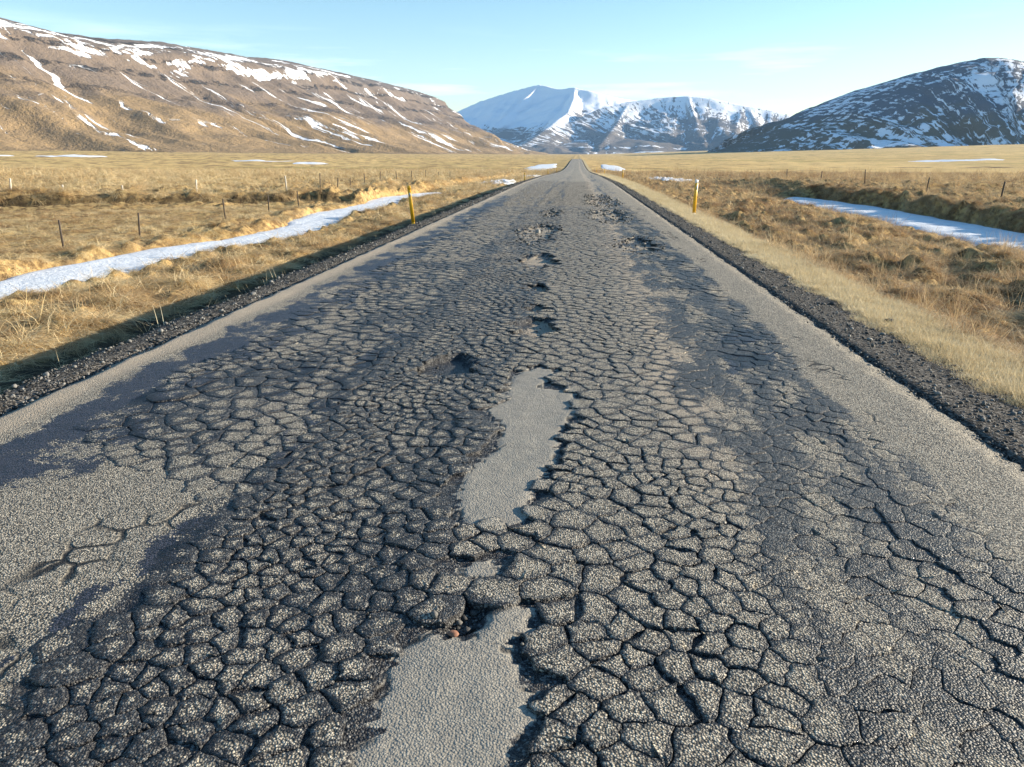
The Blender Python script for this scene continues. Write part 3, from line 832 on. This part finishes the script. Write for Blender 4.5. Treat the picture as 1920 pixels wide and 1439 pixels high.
# left shoulder
n = 6000
yy = near_pick(n, 3.5, 60); xx = RNG.normal((X_ASL + X_LIP) / 2 - 0.02, 0.17, n)
k = (xx > X_LIP - 0.2) & (xx < X_ASL + 0.22); xx, yy = xx[k], yy[k]
rr = np.clip(RNG.lognormal(-5.0, 0.5, len(xx)), 0.003, 0.026) * (1 + 0.03 * yy)
zz = ground_z(xx, yy) + 0.002
zz = np.where(xx > X_ASL, -0.02, zz)
scatter('kerbside_gravel', xx, yy, zz, rr, RNG.random(len(xx)) ** 1.5, M['gravel'], 'gravel mixed with pale stones on the left shoulder above the bank', 'gravel')
# rubble in and round the potholes and grit strewn over the lane
xs, ys, rs = [], [], []
for (hx, hy, rx_, ry_, dep, du, ta) in HOLES:
    cnt = int(60 + 240 * min(rx_ * ry_, 1.0)) if hy > 14 else 70
    a = RNG.uniform(0, 2 * np.pi, cnt); q = np.sqrt(RNG.random(cnt)) * 1.25
    xs.append(hx + rx_ * q * np.cos(a)); ys.append(hy + ry_ * q * np.sin(a)); rs.append(np.clip(RNG.lognormal(-4.6 if hy > 14 else -5.2, 0.5, cnt), 0.004, 0.045) * (1 + 0.035 * hy))
n = 1300
ys.append(near_pick(n, 1.8, 34)); xs.append(np.clip(RNG.normal(-0.7, 0.5, n), -3, 1.9)); rs.append(np.clip(RNG.lognormal(-5.4, 0.4, n), 0.003, 0.012) * (1 + 0.03 * ys[-1]))
xs, ys, rs = (np.concatenate(q) for q in (xs, ys, rs))
zq = zones(xs, ys); k = zq['psd'] < 0.0; xs, ys, rs = xs[k], ys[k], rs[k]; zq = zones(xs, ys)
zb = road_base_z(xs, ys, dict(c=np.where(zq['hole'] > 0.01, zq['c'], 0), hole=zq['hole']))
scatter('road_rubble', xs, ys, zb, rs, RNG.random(len(xs)) ** 1.6, M['rubble'], 'broken asphalt rubble and grit lying in and around the potholes', 'rubble')
# single stones one can point at
def stone(x, y, r, tone, label, mat='gravel', proto=0, z=None, squash=1.0):
    v, f = PROTO1[proto % 6]
    v = v * r * np.array([1, 1, squash]); v = v - np.array([0, 0, v[:, 2].min()])
    me = mesh_from('stone', v, f.ravel(), np.full(len(f), 3), smooth=False)
    attr(me, 'tone', np.full(len(v), tone))
    zz = float(ground_z(x, y)) if z is None else z
    return obj('stone', me, M[mat], label=label, cat='stone', loc=(x, y, zz - 0.25 * r))
stone(3.34, 8.35, 0.055, 0.03, 'black stone lying at the edge of the right gravel beside the pale verge')
stone(3.05, 9.3, 0.032, 0.05, 'small black stone on the right gravel shoulder past the larger black one', proto=2)
stone(-4.02, 7.05, 0.034, 0.95, 'pale pebble on the lip of the left bank', proto=1)
stone(-4.08, 5.45, 0.030, 0.8, 'grey stone on the left gravel shoulder over the shaded bank', proto=3)
stone(-3.98, 9.2, 0.036, 0.75, 'light grey stone on the left shoulder beside the sandy strip', proto=4)
stone(-0.86, 17.9, 0.075, 1.0, 'white stone standing on the rubble of a pothole', proto=5, z=-0.05, squash=1.7)
M['brick'] = mat_plain('reddish_flake', (0.26, 0.12, 0.07), 0.8, 0.3, 60)
stone(-0.40, 2.33, 0.020, 0.5, 'reddish stone flake by the small dark pothole', 'brick', 2, z=-0.012, squash=0.5)

# ------------------------------------------------------------------ snow lying in the ditches and on the fields
def snow_strip(xc_fn, y0, y1, half_fn, z_fn, label, dy=0.25, nx=14):
    ys_ = np.arange(y0, y1 + dy, dy); ts = np.linspace(-1, 1, nx)
    X = np.zeros((len(ys_), nx)); Y = np.zeros_like(X); Z = np.zeros_like(X)
    for a, y in enumerate(ys_):
        end = min(1.0, (y - y0) / 1.6 + 0.02, (y1 - y) / 2.5 + 0.02) ** 0.5
        h = half_fn(y) * max(end, 0.03)
        X[a] = xc_fn(y) + ts * h; Y[a] = y
        for c_ in (0, 1): X[a] += (ts if c_ else -ts).clip(0, 1) ** 3 * 0.45 * float(fbm(np.array([y * 0.9 + 7 * c_]), np.array([c_ * 3.1]), 4, 152)[0])
    Z = z_fn(X, Y)
    Z = Z + 0.03 * fbm(X * 1.1, Y * 0.9, 3, 151) - 0.14 * np.abs(np.broadcast_to(ts, X.shape)) ** 6
    me = grid_mesh('snow_strip', X, Y, Z)
    return obj('snow_strip', me, M['snow'], label=label, cat='snow')

snow_strip(ditch_left_x, 4.0, 57.0, lambda y: 1.02 + 0.012 * min(y, 30) + 0.16 * math.sin(y * 0.37 + 1) + 0.16 * math.sin(y * 1.3) + 0.35 * math.exp(-((y - 38) / 4) ** 2), lambda X, Y: -0.76 + 0 * X,
           'long white strip of old snow filling the ditch beside the left field fence')
snow_strip(ditch_right_x, 10.0, 50.0, lambda y: 1.48 + 0.15 * math.sin(y * 0.5) + 0.12 * math.sin(y * 1.7), lambda X, Y: -0.70 + 0 * X,
           'long strip of shaded snow in the ditch right of the road')

def snow_patch(x, y, rx_, ry_, label, seed, thick=0.12, lift=0.10, n=30):
    a = np.linspace(0, 2 * np.pi, 40, endpoint=False); rr_ = np.linspace(0, 1, 9)
    rad = 1 + 0.30 * np.array([perlin(np.array([math.cos(q) * 1.3 + seed]), np.array([math.sin(q) * 1.3]), 161)[0] for q in a]) * 1.6
    V, F = [(x, y)], []
    for r_ in rr_[1:]:
        for q, k in zip(a, rad): V.append((x + rx_ * k * r_ * math.cos(q), y + ry_ * k * r_ * math.sin(q)))
    V = np.array(V); zz = ground_z(V[:, 0], V[:, 1])
    rn = np.concatenate([[0], np.repeat(rr_[1:], 40)])
    zz = zz + lift * 0.5 * (1 - rn ** 3) + 0.10 - thick * (rn >= 0.99)
    m = 40; fl = []; ct = []
    for k in range(m): fl += [0, 1 + k, 1 + (k + 1) % m]; ct.append(3)
    for r_ in range(len(rr_) - 2):
        for k in range(m): fl += [1 + r_ * m + k, 1 + (r_ + 1) * m + k, 1 + (r_ + 1) * m + (k + 1) % m, 1 + r_ * m + (k + 1) % m]; ct.append(4)
    me = mesh_from('snow_patch', np.stack([V[:, 0], V[:, 1], zz], 1), np.array(fl), np.array(ct))
    return obj('snow_patch', me, M['snow'], label=label, cat='snow')

snow_patch(-8.2, 84, 1.7, 9, 'small snow patch in the ditch behind the far left marker post', 1, lift=0.14)
snow_patch(10.2, 92, 2.4, 11, 'snow patch in a hollow beyond the right marker post', 2, lift=0.16)
snow_patch(-13, 310, 5.5, 70, 'bright snow bank left of the road where it climbs in the distance', 3, lift=0.42)
snow_patch(12.5, 300, 3.5, 60, 'narrow snow drift right of the road where it climbs in the distance', 4, lift=0.38)
snow_patch(-7.8, 140, 2.2, 12, 'low snow remnant beside the dipping left roadside', 5, lift=0.16)
snow_patch(-300, 455, 17, 22, 'wide snow patch on the flat at the foot of the left mountain', 6, lift=0.70)
snow_patch(-338, 430, 12, 20, 'ragged snow patch beside the wider one under the left mountain', 7, lift=0.64)
snow_patch(-170, 420, 16, 14, 'thin snow line across the far edge of the left field', 8, lift=0.29)
snow_patch(-128, 380, 11, 12, 'short snow sliver on the left field before the mountain slope', 9, lift=0.29)
snow_patch(190, 420, 26, 16, 'flat snow sheet on the yellow plain before the right mountain', 10, lift=0.38)

# ------------------------------------------------------------------ roadside marker posts
def box_mesh(name, sx_, sy_, z0, z1, taper=1.0, bevel=0.006, slope=0.0):
    """upright prism with chamfered corners; slope = top cut at an angle"""
    hx, hy, b = sx_ / 2, sy_ / 2, bevel
    ring = [(hx - b, -hy), (hx, -hy + b), (hx, hy - b), (hx - b, hy), (-hx + b, hy), (-hx, hy - b), (-hx, -hy + b), (-hx + b, -hy)]
    V = [(x, y, z0) for x, y in ring] + [(x * taper, y * taper, z1 - b + slope * y) for x, y in ring] + [(x * taper * 0.86, y * taper * 0.86, z1 + slope * y) for x, y in ring]
    fl, ct = [], []
    for r_ in (0, 8):
        for k in range(8): fl += [r_ + k, r_ + (k + 1) % 8, r_ + 8 + (k + 1) % 8, r_ + 8 + k]; ct.append(4)
    fl += list(range(16, 24)); ct.append(8); fl += list(range(7, -1, -1)); ct.append(8)
    return mesh_from(name, np.array(V), np.array(fl), np.array(ct), smooth=False)

def panel(name, w, h, d, mat, parent, loc):
    me = box_mesh(name, w, d, 0, h, 1.0, 0.002)
    return obj(name, me, mat, parent=parent, loc=loc)

ME_POST = box_mesh('post_body', 0.090, 0.075, 0.05, 0.95, 0.96)
ME_FOOT = box_mesh('post_foot', 0.084, 0.070, -0.30, 0.05, 1.0)
ME_FOOT2 = ME_FOOT.copy(); ME_FOOT2.materials.clear()
ME_CAP = box_mesh('post_cap', 0.089, 0.074, 0.95, 1.05, 0.94, slope=0.25)
ME_CAP2 = ME_CAP.copy(); ME_CAP2.materials.clear()
ME_REFL = box_mesh('reflector', 0.045, 0.010, 0, 0.10, 1.0, 0.003)

def marker_post(x, y, label, h=1.0, rz=0.0, tilt=(0, 0), cap=True, group=None):
    z = float(ground_z(x, y))
    o = obj('marker_post', None, label=label, cat='post', loc=(x, y, z), group=group)
    o.rotation_euler = (tilt[0], tilt[1], rz); o.scale = (1, 1, h)
    obj('post_body', ME_POST, M['yellow'], parent=o)
    obj('post_foot', ME_FOOT if cap else ME_FOOT2, M['white'] if cap else M['yellow'], parent=o)
    c = obj('post_cap', ME_CAP if cap else ME_CAP2, M['white'] if cap else M['yellow'], parent=o)
    obj('reflector', ME_REFL, M['reflector'], parent=o, loc=(0, -0.042, 0.76))
    if cap:
        for s in (-1, 1):
            me = box_mesh('bent_strap', 0.010, 0.02, 0.0, 0.13, 0.9, 0.002)
            t_ = obj('bent_strap', me, M['grey_wood'], parent=c, loc=(0.038 * s, 0, 0.99)); t_.rotation_euler = (0, (0.5 if s > 0 else -0.05), 0)
    return o

marker_post(3.70, 25.2, 'yellow marker post with white cap and bent metal straps on the right verge', 1.02, R(28), (R(0), R(1.5)), True)
marker_post(-4.22, 20.1, 'leaning yellow marker post on the edge of the left bank', 0.92, R(12), (R(1), R(-5)), False)
marker_post(4.3, 76.0, 'yellow marker post on the right verge past the snow patch hollow', 1.0, R(20), (0, 0), False)
marker_post(-4.6, 70.0, 'yellow marker post on the left verge where the road begins to dip', 1.0, R(10), (0, R(-1)), False)
for (x, y, lab) in ((4.2, 124, 'tiny distant yellow marker post on the right where the road starts dipping'), (4.1, 172, 'farthest tiny yellow marker post on the right beside the dip'), (-4.4, 120, 'tiny distant yellow marker post on the left verge before the low snow remnant'), (-4.3, 168, 'tiny yellow marker post on the left beyond the low snow remnant')):
    marker_post(x, y, lab, 1.0, R(15), (0, 0), False, 'distant marker posts along the dip')

# ------------------------------------------------------------------ wire fences
def fence(name, label, posts, mat, sag=0.04, h=0.95, wires=(0.45, 0.75), rr=0.026):
    o = obj(name, None, label=label, cat='fence', loc=(posts[0][0], posts[0][1], float(ground_z(posts[0][0], posts[0][1]))))
    base = np.array(o.location); tops = []
    for k, (x, y) in enumerate(posts):
        z = float(ground_z(x, y)); hh = h * (0.9 + 0.2 * hrand(k, 7, len(name)))
        me = box_mesh('fence_post', rr * 2, rr * 2, -0.3, hh, 0.9, rr * 0.55)
        p = obj('fence_post', me, mat, parent=o, loc=(x - base[0], y - base[1], z - base[2]))
        p.rotation_euler = ((hrand(k, 1) - 0.5) * 0.16, (hrand(k, 2) - 0.5) * 0.2, hrand(k, 3) * 3)
        tops.append((x - base[0], y - base[1], z - base[2]))
    for w in wires:
        V, fl, ct = [], [], []; o2 = 0
        for a, b in zip(tops[:-1], tops[1:]):
            a, b = np.array(a), np.array(b); S = 6
            for q in range(S + 1):
                t_ = q / S; p = a + (b - a) * t_; p[2] += w - sag * 4 * t_ * (1 - t_)
                for ang in range(3):
                    V.append((p[0], p[1] + 0.0016 * math.cos(ang * 2.094), p[2] + 0.0016 * math.sin(ang * 2.094)))
            for q in range(S):
                for ang in range(3):
                    fl += [o2 + q * 3 + ang, o2 + q * 3 + (ang + 1) % 3, o2 + q * 3 + 3 + (ang + 1) % 3, o2 + q * 3 + 3 + ang]; ct.append(4)
            o2 += (S + 1) * 3
        obj('wire', mesh_from('wire', np.array(V), np.array(fl), np.array(ct)), M['wire'], parent=o)
    return o

fence('wire_fence', 'wire fence with thin dark posts along the left field beyond the snow strip', [(-13.6, 8.5), (-13.65, 12.2), (-13.6, 16.0), (-13.64, 19.7), (-13.45, 23.1), (-13.0, 28.2), (-13.4, 33.4), (-13.7, 38.0)], M['dark_wood'], h=0.72)
fence('wire_fence', 'wire fence of thin posts running along the road beyond the cross ditch', [(-14.2, 43.0), (-14.0, 45.5), (-14.2, 48.8), (-14.2, 52.4), (-14.2, 56.5), (-14.0, 61.0), (-13.9, 66.0), (-13.7, 71.5), (-13.6, 77.5), (-13.5, 84)], M['dark_wood'], h=0.8)
fence('wire_fence', 'fence of short pale posts on the far bank of the left cross ditch', [(-31.2, 35.4), (-27.8, 36.9), (-26.0, 38.2), (-23.4, 39.2), (-20.0, 40.3), (-15.6, 41.6)], M['grey_wood'], h=0.62, wires=(0.45,), rr=0.04)
fence('wire_fence', 'wire fence with dark posts right of the snow filled ditch', [(16.3, 25.0), (16.7, 32.7), (17.6, 41.6), (18.0, 51.5), (18.1, 61.0), (18.2, 71.0), (18.2, 82.0)], M['dark_wood'], h=0.85, rr=0.032)

# ------------------------------------------------------------------ grass (uncountable: one object a kind)
def tuft(name, n, rad, length, e0, e1, width, seed, spread=1.0, bias=0.0, segs=4):
    rg = np.random.default_rng(seed); V, fl, ct, T = [], [], [], []
    for k in range(n):
        a = rg.uniform(0, 2 * np.pi); r_ = rad * math.sqrt(rg.random())
        p = np.array([r_ * math.cos(a), r_ * math.sin(a), -0.03])
        az = (a if rg.random() < 0.6 else rg.uniform(0, 2 * np.pi)) * spread
        if rg.random() < bias: az = rg.normal(0, 0.55)
        L = rg.uniform(*length); el0 = R(rg.uniform(*e0)); el1 = R(rg.uniform(*e1)); w = width * rg.uniform(0.7, 1.3)
        curl = rg.normal(0, 0.35); tone = rg.random(); b0 = len(V)
        for s in range(segs + 1):
            t_ = s / segs; el = el0 + (el1 - el0) * t_; azs = az + curl * t_
            if s: p = p + L / segs * np.array([math.cos(azs) * math.cos(el), math.sin(azs) * math.cos(el), math.sin(el)])
            ww = w * (1 - 0.85 * t_ ** 2); sx_, sy_ = -math.sin(azs) * ww / 2, math.cos(azs) * ww / 2
            V.append((p[0] - sx_, p[1] - sy_, p[2])); V.append((p[0] + sx_, p[1] + sy_, p[2] + 0.15 * ww)); T += [tone, tone]
        for s in range(segs): fl += [b0 + 2 * s, b0 + 2 * s + 1, b0 + 2 * s + 3, b0 + 2 * s + 2]; ct.append(4)
    me = mesh_from(name, np.array(V), np.array(fl), np.array(ct)); attr(me, 'tone', np.array(T))
    return me

def grass_object(name, protos, mat, P, rot, scl, idx, label, cat):
    coll = bpy.data.collections.new(name + '_tufts')
    for k, m_ in enumerate(protos):
        m_.materials.append(mat)
        coll.objects.link(bpy.data.objects.new('%s_tuft_%02d' % (name, k), m_))
    me = bpy.data.meshes.new(name); me.vertices.add(len(P)); me.vertices.foreach_set('co', P.astype(np.float32).ravel())
    attr(me, 'rot', rot, 'FLOAT_VECTOR'); attr(me, 'scl', scl); attr(me, 'pick', idx, 'INT')
    o = obj(name, me, None, label=label, cat=cat, kind='stuff')
    g = bpy.data.node_groups.new(name, 'GeometryNodeTree')
    g.interface.new_socket('Geometry', in_out='INPUT', socket_type='NodeSocketGeometry')
    g.interface.new_socket('Geometry', in_out='OUTPUT', socket_type='NodeSocketGeometry')
    gi, go = g.nodes.new('NodeGroupInput'), g.nodes.new('NodeGroupOutput')
    ci = g.nodes.new('GeometryNodeCollectionInfo'); ci.inputs[0].default_value = coll
    ci.inputs['Separate Children'].default_value = True; ci.inputs['Reset Children'].default_value = True
    ip = g.nodes.new('GeometryNodeInstanceOnPoints'); ip.inputs['Pick Instance'].default_value = True
    def na(nm, typ):
        q = g.nodes.new('GeometryNodeInputNamedAttribute'); q.data_type = typ; q.inputs[0].default_value = nm
        return next(s for s in q.outputs if s.enabled and s.name == 'Attribute')
    g.links.new(gi.outputs[0], ip.inputs['Points']); g.links.new(ci.outputs[0], ip.inputs['Instance'])
    g.links.new(na('pick', 'INT'), ip.inputs['Instance Index'])
    e2r = g.nodes.new('FunctionNodeEulerToRotation'); g.links.new(na('rot', 'FLOAT_VECTOR'), e2r.inputs[0])
    g.links.new(e2r.outputs[0], ip.inputs['Rotation']); g.links.new(na('scl', 'FLOAT'), ip.inputs['Scale'])
    g.links.new(ip.outputs[0], go.inputs[0])
    md = o.modifiers.new('grass', 'NODES'); md.node_group = g
    return o

def field_points(n, d0, d1, xlim, p=1.0, seed=0):
    """points spread over the ground in front of the camera, denser nearby"""
    rg = np.random.default_rng(seed)
    d = d0 * (d1 / d0) ** (rg.random(n) ** p)
    a = np.radians(rg.uniform(-46, 38, n)); a = a
    x = d * np.sin(a); y = d * np.cos(a)
    k = (x > xlim[0]) & (x < xlim[1])
    return x[k], y[k], d[k]

def lay(x, y, flow_seed, flow=1.0, jitter=0.7):
    e_ = 0.12
    gx_ = (ground_z(x + e_, y) - ground_z(x - e_, y)) / (2 * e_); gy_ = (ground_z(x, y + e_) - ground_z(x, y - e_)) / (2 * e_)
    gx_, gy_ = np.clip(gx_, -1, 1), np.clip(gy_, -1, 1)
    f = fbm(x * 0.25, y * 0.25, 2, flow_seed) * 4
    dx = -gx_ + flow * np.cos(f) * 0.35; dy = -gy_ + flow * np.sin(f) * 0.35
    yaw = np.arctan2(dy, dx) + RNG.normal(0, jitter, len(x))
    return np.stack([0 * x, np.clip(np.hypot(gx_, gy_) * 0.5, 0, 0.5), yaw], 1)

def in_snow(x, y):
    a = (np.abs(x - ditch_left_x(y)) < 1.12) & (y < 56.5)
    q = x - ditch_right_x(y); b = (q > -1.5) & (q < 1.2) & (y < 50)
    q2 = y - cross_y(x); cd = (q2 > -0.95) & (q2 < 0.32) & (x < -12.0) & (x > -70)
    return a | b | cd

STRAW = [(0.60, 0.45, 0.21), (0.95, 0.79, 0.48), (0.44, 0.285, 0.135), (0.90, 0.72, 0.41)]
BROWN = [(0.36, 0.24, 0.12), (0.90, 0.71, 0.42), (0.28, 0.17, 0.09), (0.76, 0.58, 0.32)]
PALE = [(0.56, 0.46, 0.28), (0.80, 0.71, 0.50), (0.58, 0.47, 0.28), (0.74, 0.63, 0.42)]
GS, GB, GP = mat_grass('straw_grass', STRAW), mat_grass('tussock_grass', BROWN), mat_grass('verge_grass', PALE)

straw = [tuft('straw_tuft', 54, 0.16, (0.26, 0.52), (25, 75), (-55, 5), 0.0055, 200 + k, bias=0.7) for k in range(4)]
straw += [tuft('straw_tuft', 40, 0.20, (0.22, 0.42), (10, 45), (-30, 5), 0.0055, 210 + k, bias=0.8) for k in range(2)]
# left of the road
x, y, d = field_points(92000, 4.5, 270, (-220, X_LIP - 0.35), 0.80, 301)
bank = (x > X_LIP - 1.05)
keep = ~in_snow(x, y) & (~bank | (RNG.random(len(x)) < 0.05)) & ((x < X_LIP - 2.2 + 0.5 * perlin(x * 1.2, y * 1.2, 186)) | (RNG.random(len(x)) < 0.10)) & (y > 2) & ((fbm(x * 0.8, y * 0.8, 3, 185) > -0.22) | (RNG.random(len(x)) < 0.12))
x, y, d = x[keep], y[keep], d[keep]
mown = (x < -12.5) & (y < cross_y(x) - 2)
s = (0.85 + 0.022 * np.clip(d, 0, 170)) * RNG.uniform(0.75, 1.2, len(x)) * np.where(mown, 0.62, 1.0) * np.where(x > X_LIP - 1.0, 0.5, 1.0)
s = np.where((x > X_LIP - 2.3), s * 0.55, s)
s = np.where((np.abs(y - cross_y(x)) < 3.0) & (y < cross_y(x)) & (x < -12), s * 0.55, s)
s = np.where((np.abs(x - ditch_left_x(y)) < 2.1) & (d < 60), s * 0.62, s)
grass_object('straw_grass', straw, GS, np.stack([x, y, ground_z(x, y)], 1), lay(x, y, 171), s, RNG.integers(0, 6, len(x)),
             'long matted straw coloured grass covering the fields left of the road', 'grass')
# right of the road
tuss = [tuft('tussock_tuft', 56, 0.12, (0.16, 0.34), (30, 80), (-60, 0), 0.0052, 220 + k, bias=0.45) for k in range(4)]
tuss += [tuft('tussock_tuft', 26, 0.10, (0.25, 0.5), (55, 88), (20, 70), 0.0045, 230 + k, bias=0.2) for k in range(1)]
x, y, d = field_points(78000, 5.0, 230, (X_VRG - 0.05, 190), 0.80, 302)
keep = ~in_snow(x, y); x, y, d = x[keep], y[keep], d[keep]
nb_ = 7000; yb = near_pick(nb_, 14, 52); xb = ditch_right_x(yb) + 1.05 + np.abs(RNG.normal(0, 0.6, nb_))
x, y, d = np.concatenate([x, xb]), np.concatenate([y, yb]), np.concatenate([d, np.hypot(xb, yb)])
hollow = fbm(x * 0.9, y * 0.9, 3, 181)
keep = hollow > -0.27; x, y, d = x[keep], y[keep], d[keep]
s = (0.72 + 0.022 * np.clip(d, 0, 170)) * RNG.uniform(0.7, 1.2, len(x))
s = np.where((np.abs(x - ditch_right_x(y)) < 2.6) & (y < 52), s * 0.6, s)
pk = np.where(RNG.random(len(x)) < 0.05, 4, RNG.integers(0, 4, len(x)))
grass_object('tussock_grass', tuss, GB, np.stack([x, y, ground_z(x, y)], 1), lay(x, y, 172, 0.6, 1.2), s, pk,
             'brown and gold tussock grass on the hummocks right of the road', 'grass')
# right verge: short pale grass
verge = [tuft('verge_tuft', 44, 0.10, (0.05, 0.13), (40, 88), (10, 70), 0.0035, 240 + k, bias=0.1, segs=3) for k in range(3)]
n = 15000
y = near_pick(n, 4.0, 110); x = RNG.uniform(X_GRV - 0.05, X_VRG + 0.35, n) + perlin(np.zeros(n), y * 0.9, 183) * 0.25 + np.abs(RNG.normal(0, 0.05, n))
s = (0.75 + 0.022 * y) * RNG.uniform(0.6, 1.25, n) * np.where(x < X_GRV + 0.12, 0.6, 1)
grass_object('verge_grass', verge, GP, np.stack([x, y, ground_z(x, y)], 1), np.stack([0 * x, 0 * x, RNG.uniform(0, 6.28, n)], 1), s, RNG.integers(0, 3, n),
             'short pale bleached grass along the right verge', 'grass')
# sparse stalks on the shaded left bank and along the right tussocks
stalk = [tuft('stalk_tuft', 7, 0.05, (0.12, 0.34), (35, 80), (-10, 60), 0.0045, 250 + k, bias=0.1) for k in range(3)]
n = 190
y = near_pick(n, 4.0, 40); x = X_LIP - 0.15 - np.abs(RNG.normal(0, 0.35, n))
y2 = near_pick(260, 5.0, 40); x2 = RNG.normal(X_VRG + 0.6, 0.5, 260)
y3 = near_pick(420, 9.0, 50); x3 = ditch_left_x(y3) + np.sign(RNG.random(420) - 0.5) * RNG.normal(1.0, 0.22, 420)
y4 = near_pick(420, 16.0, 50); x4 = ditch_right_x(y4) + np.sign(RNG.random(420) - 0.6) * RNG.normal(1.25, 0.25, 420)
x, y = np.concatenate([x, x2, x3, x4]), np.concatenate([y, y2, y3, y4]); n = len(x)
grass_object('grass_stalks', stalk, GP, np.stack([x, y, ground_z(x, y)], 1), np.stack([0 * x, 0 * x, RNG.uniform(0, 6.28, n)], 1), RNG.uniform(0.6, 1.2, n), RNG.integers(0, 3, n),
             'scattered dry stalks on the road banks', 'grass')

# ------------------------------------------------------------------ the air of the valley
me = mesh_from('haze', np.array([(x_, y_, z_) for z_ in (-45, 900) for (x_, y_) in ((-5400, -60), (5400, -60), (5400, 12500), (-5400, 12500))], float),
               np.array([0, 3, 2, 1, 4, 5, 6, 7, 0, 1, 5, 4, 1, 2, 6, 5, 2, 3, 7, 6, 3, 0, 4, 7]), np.full(6, 4), smooth=False)
hz = bpy.data.materials.new('haze'); hz.use_nodes = True; hz.node_tree.nodes.clear()
ho = hz.node_tree.nodes.new('ShaderNodeOutputMaterial'); hv = hz.node_tree.nodes.new('ShaderNodeVolumePrincipled')
hv.inputs['Color'].default_value = (0.36, 0.61, 1.0, 1); hv.inputs['Density'].default_value = 3.2e-5; hv.inputs['Anisotropy'].default_value = 0.0
hz.node_tree.links.new(hv.outputs[0], ho.inputs['Volume'])
obj('haze', me, hz, kind='stuff', label='thin blue air between the road and the far mountains', cat='haze')
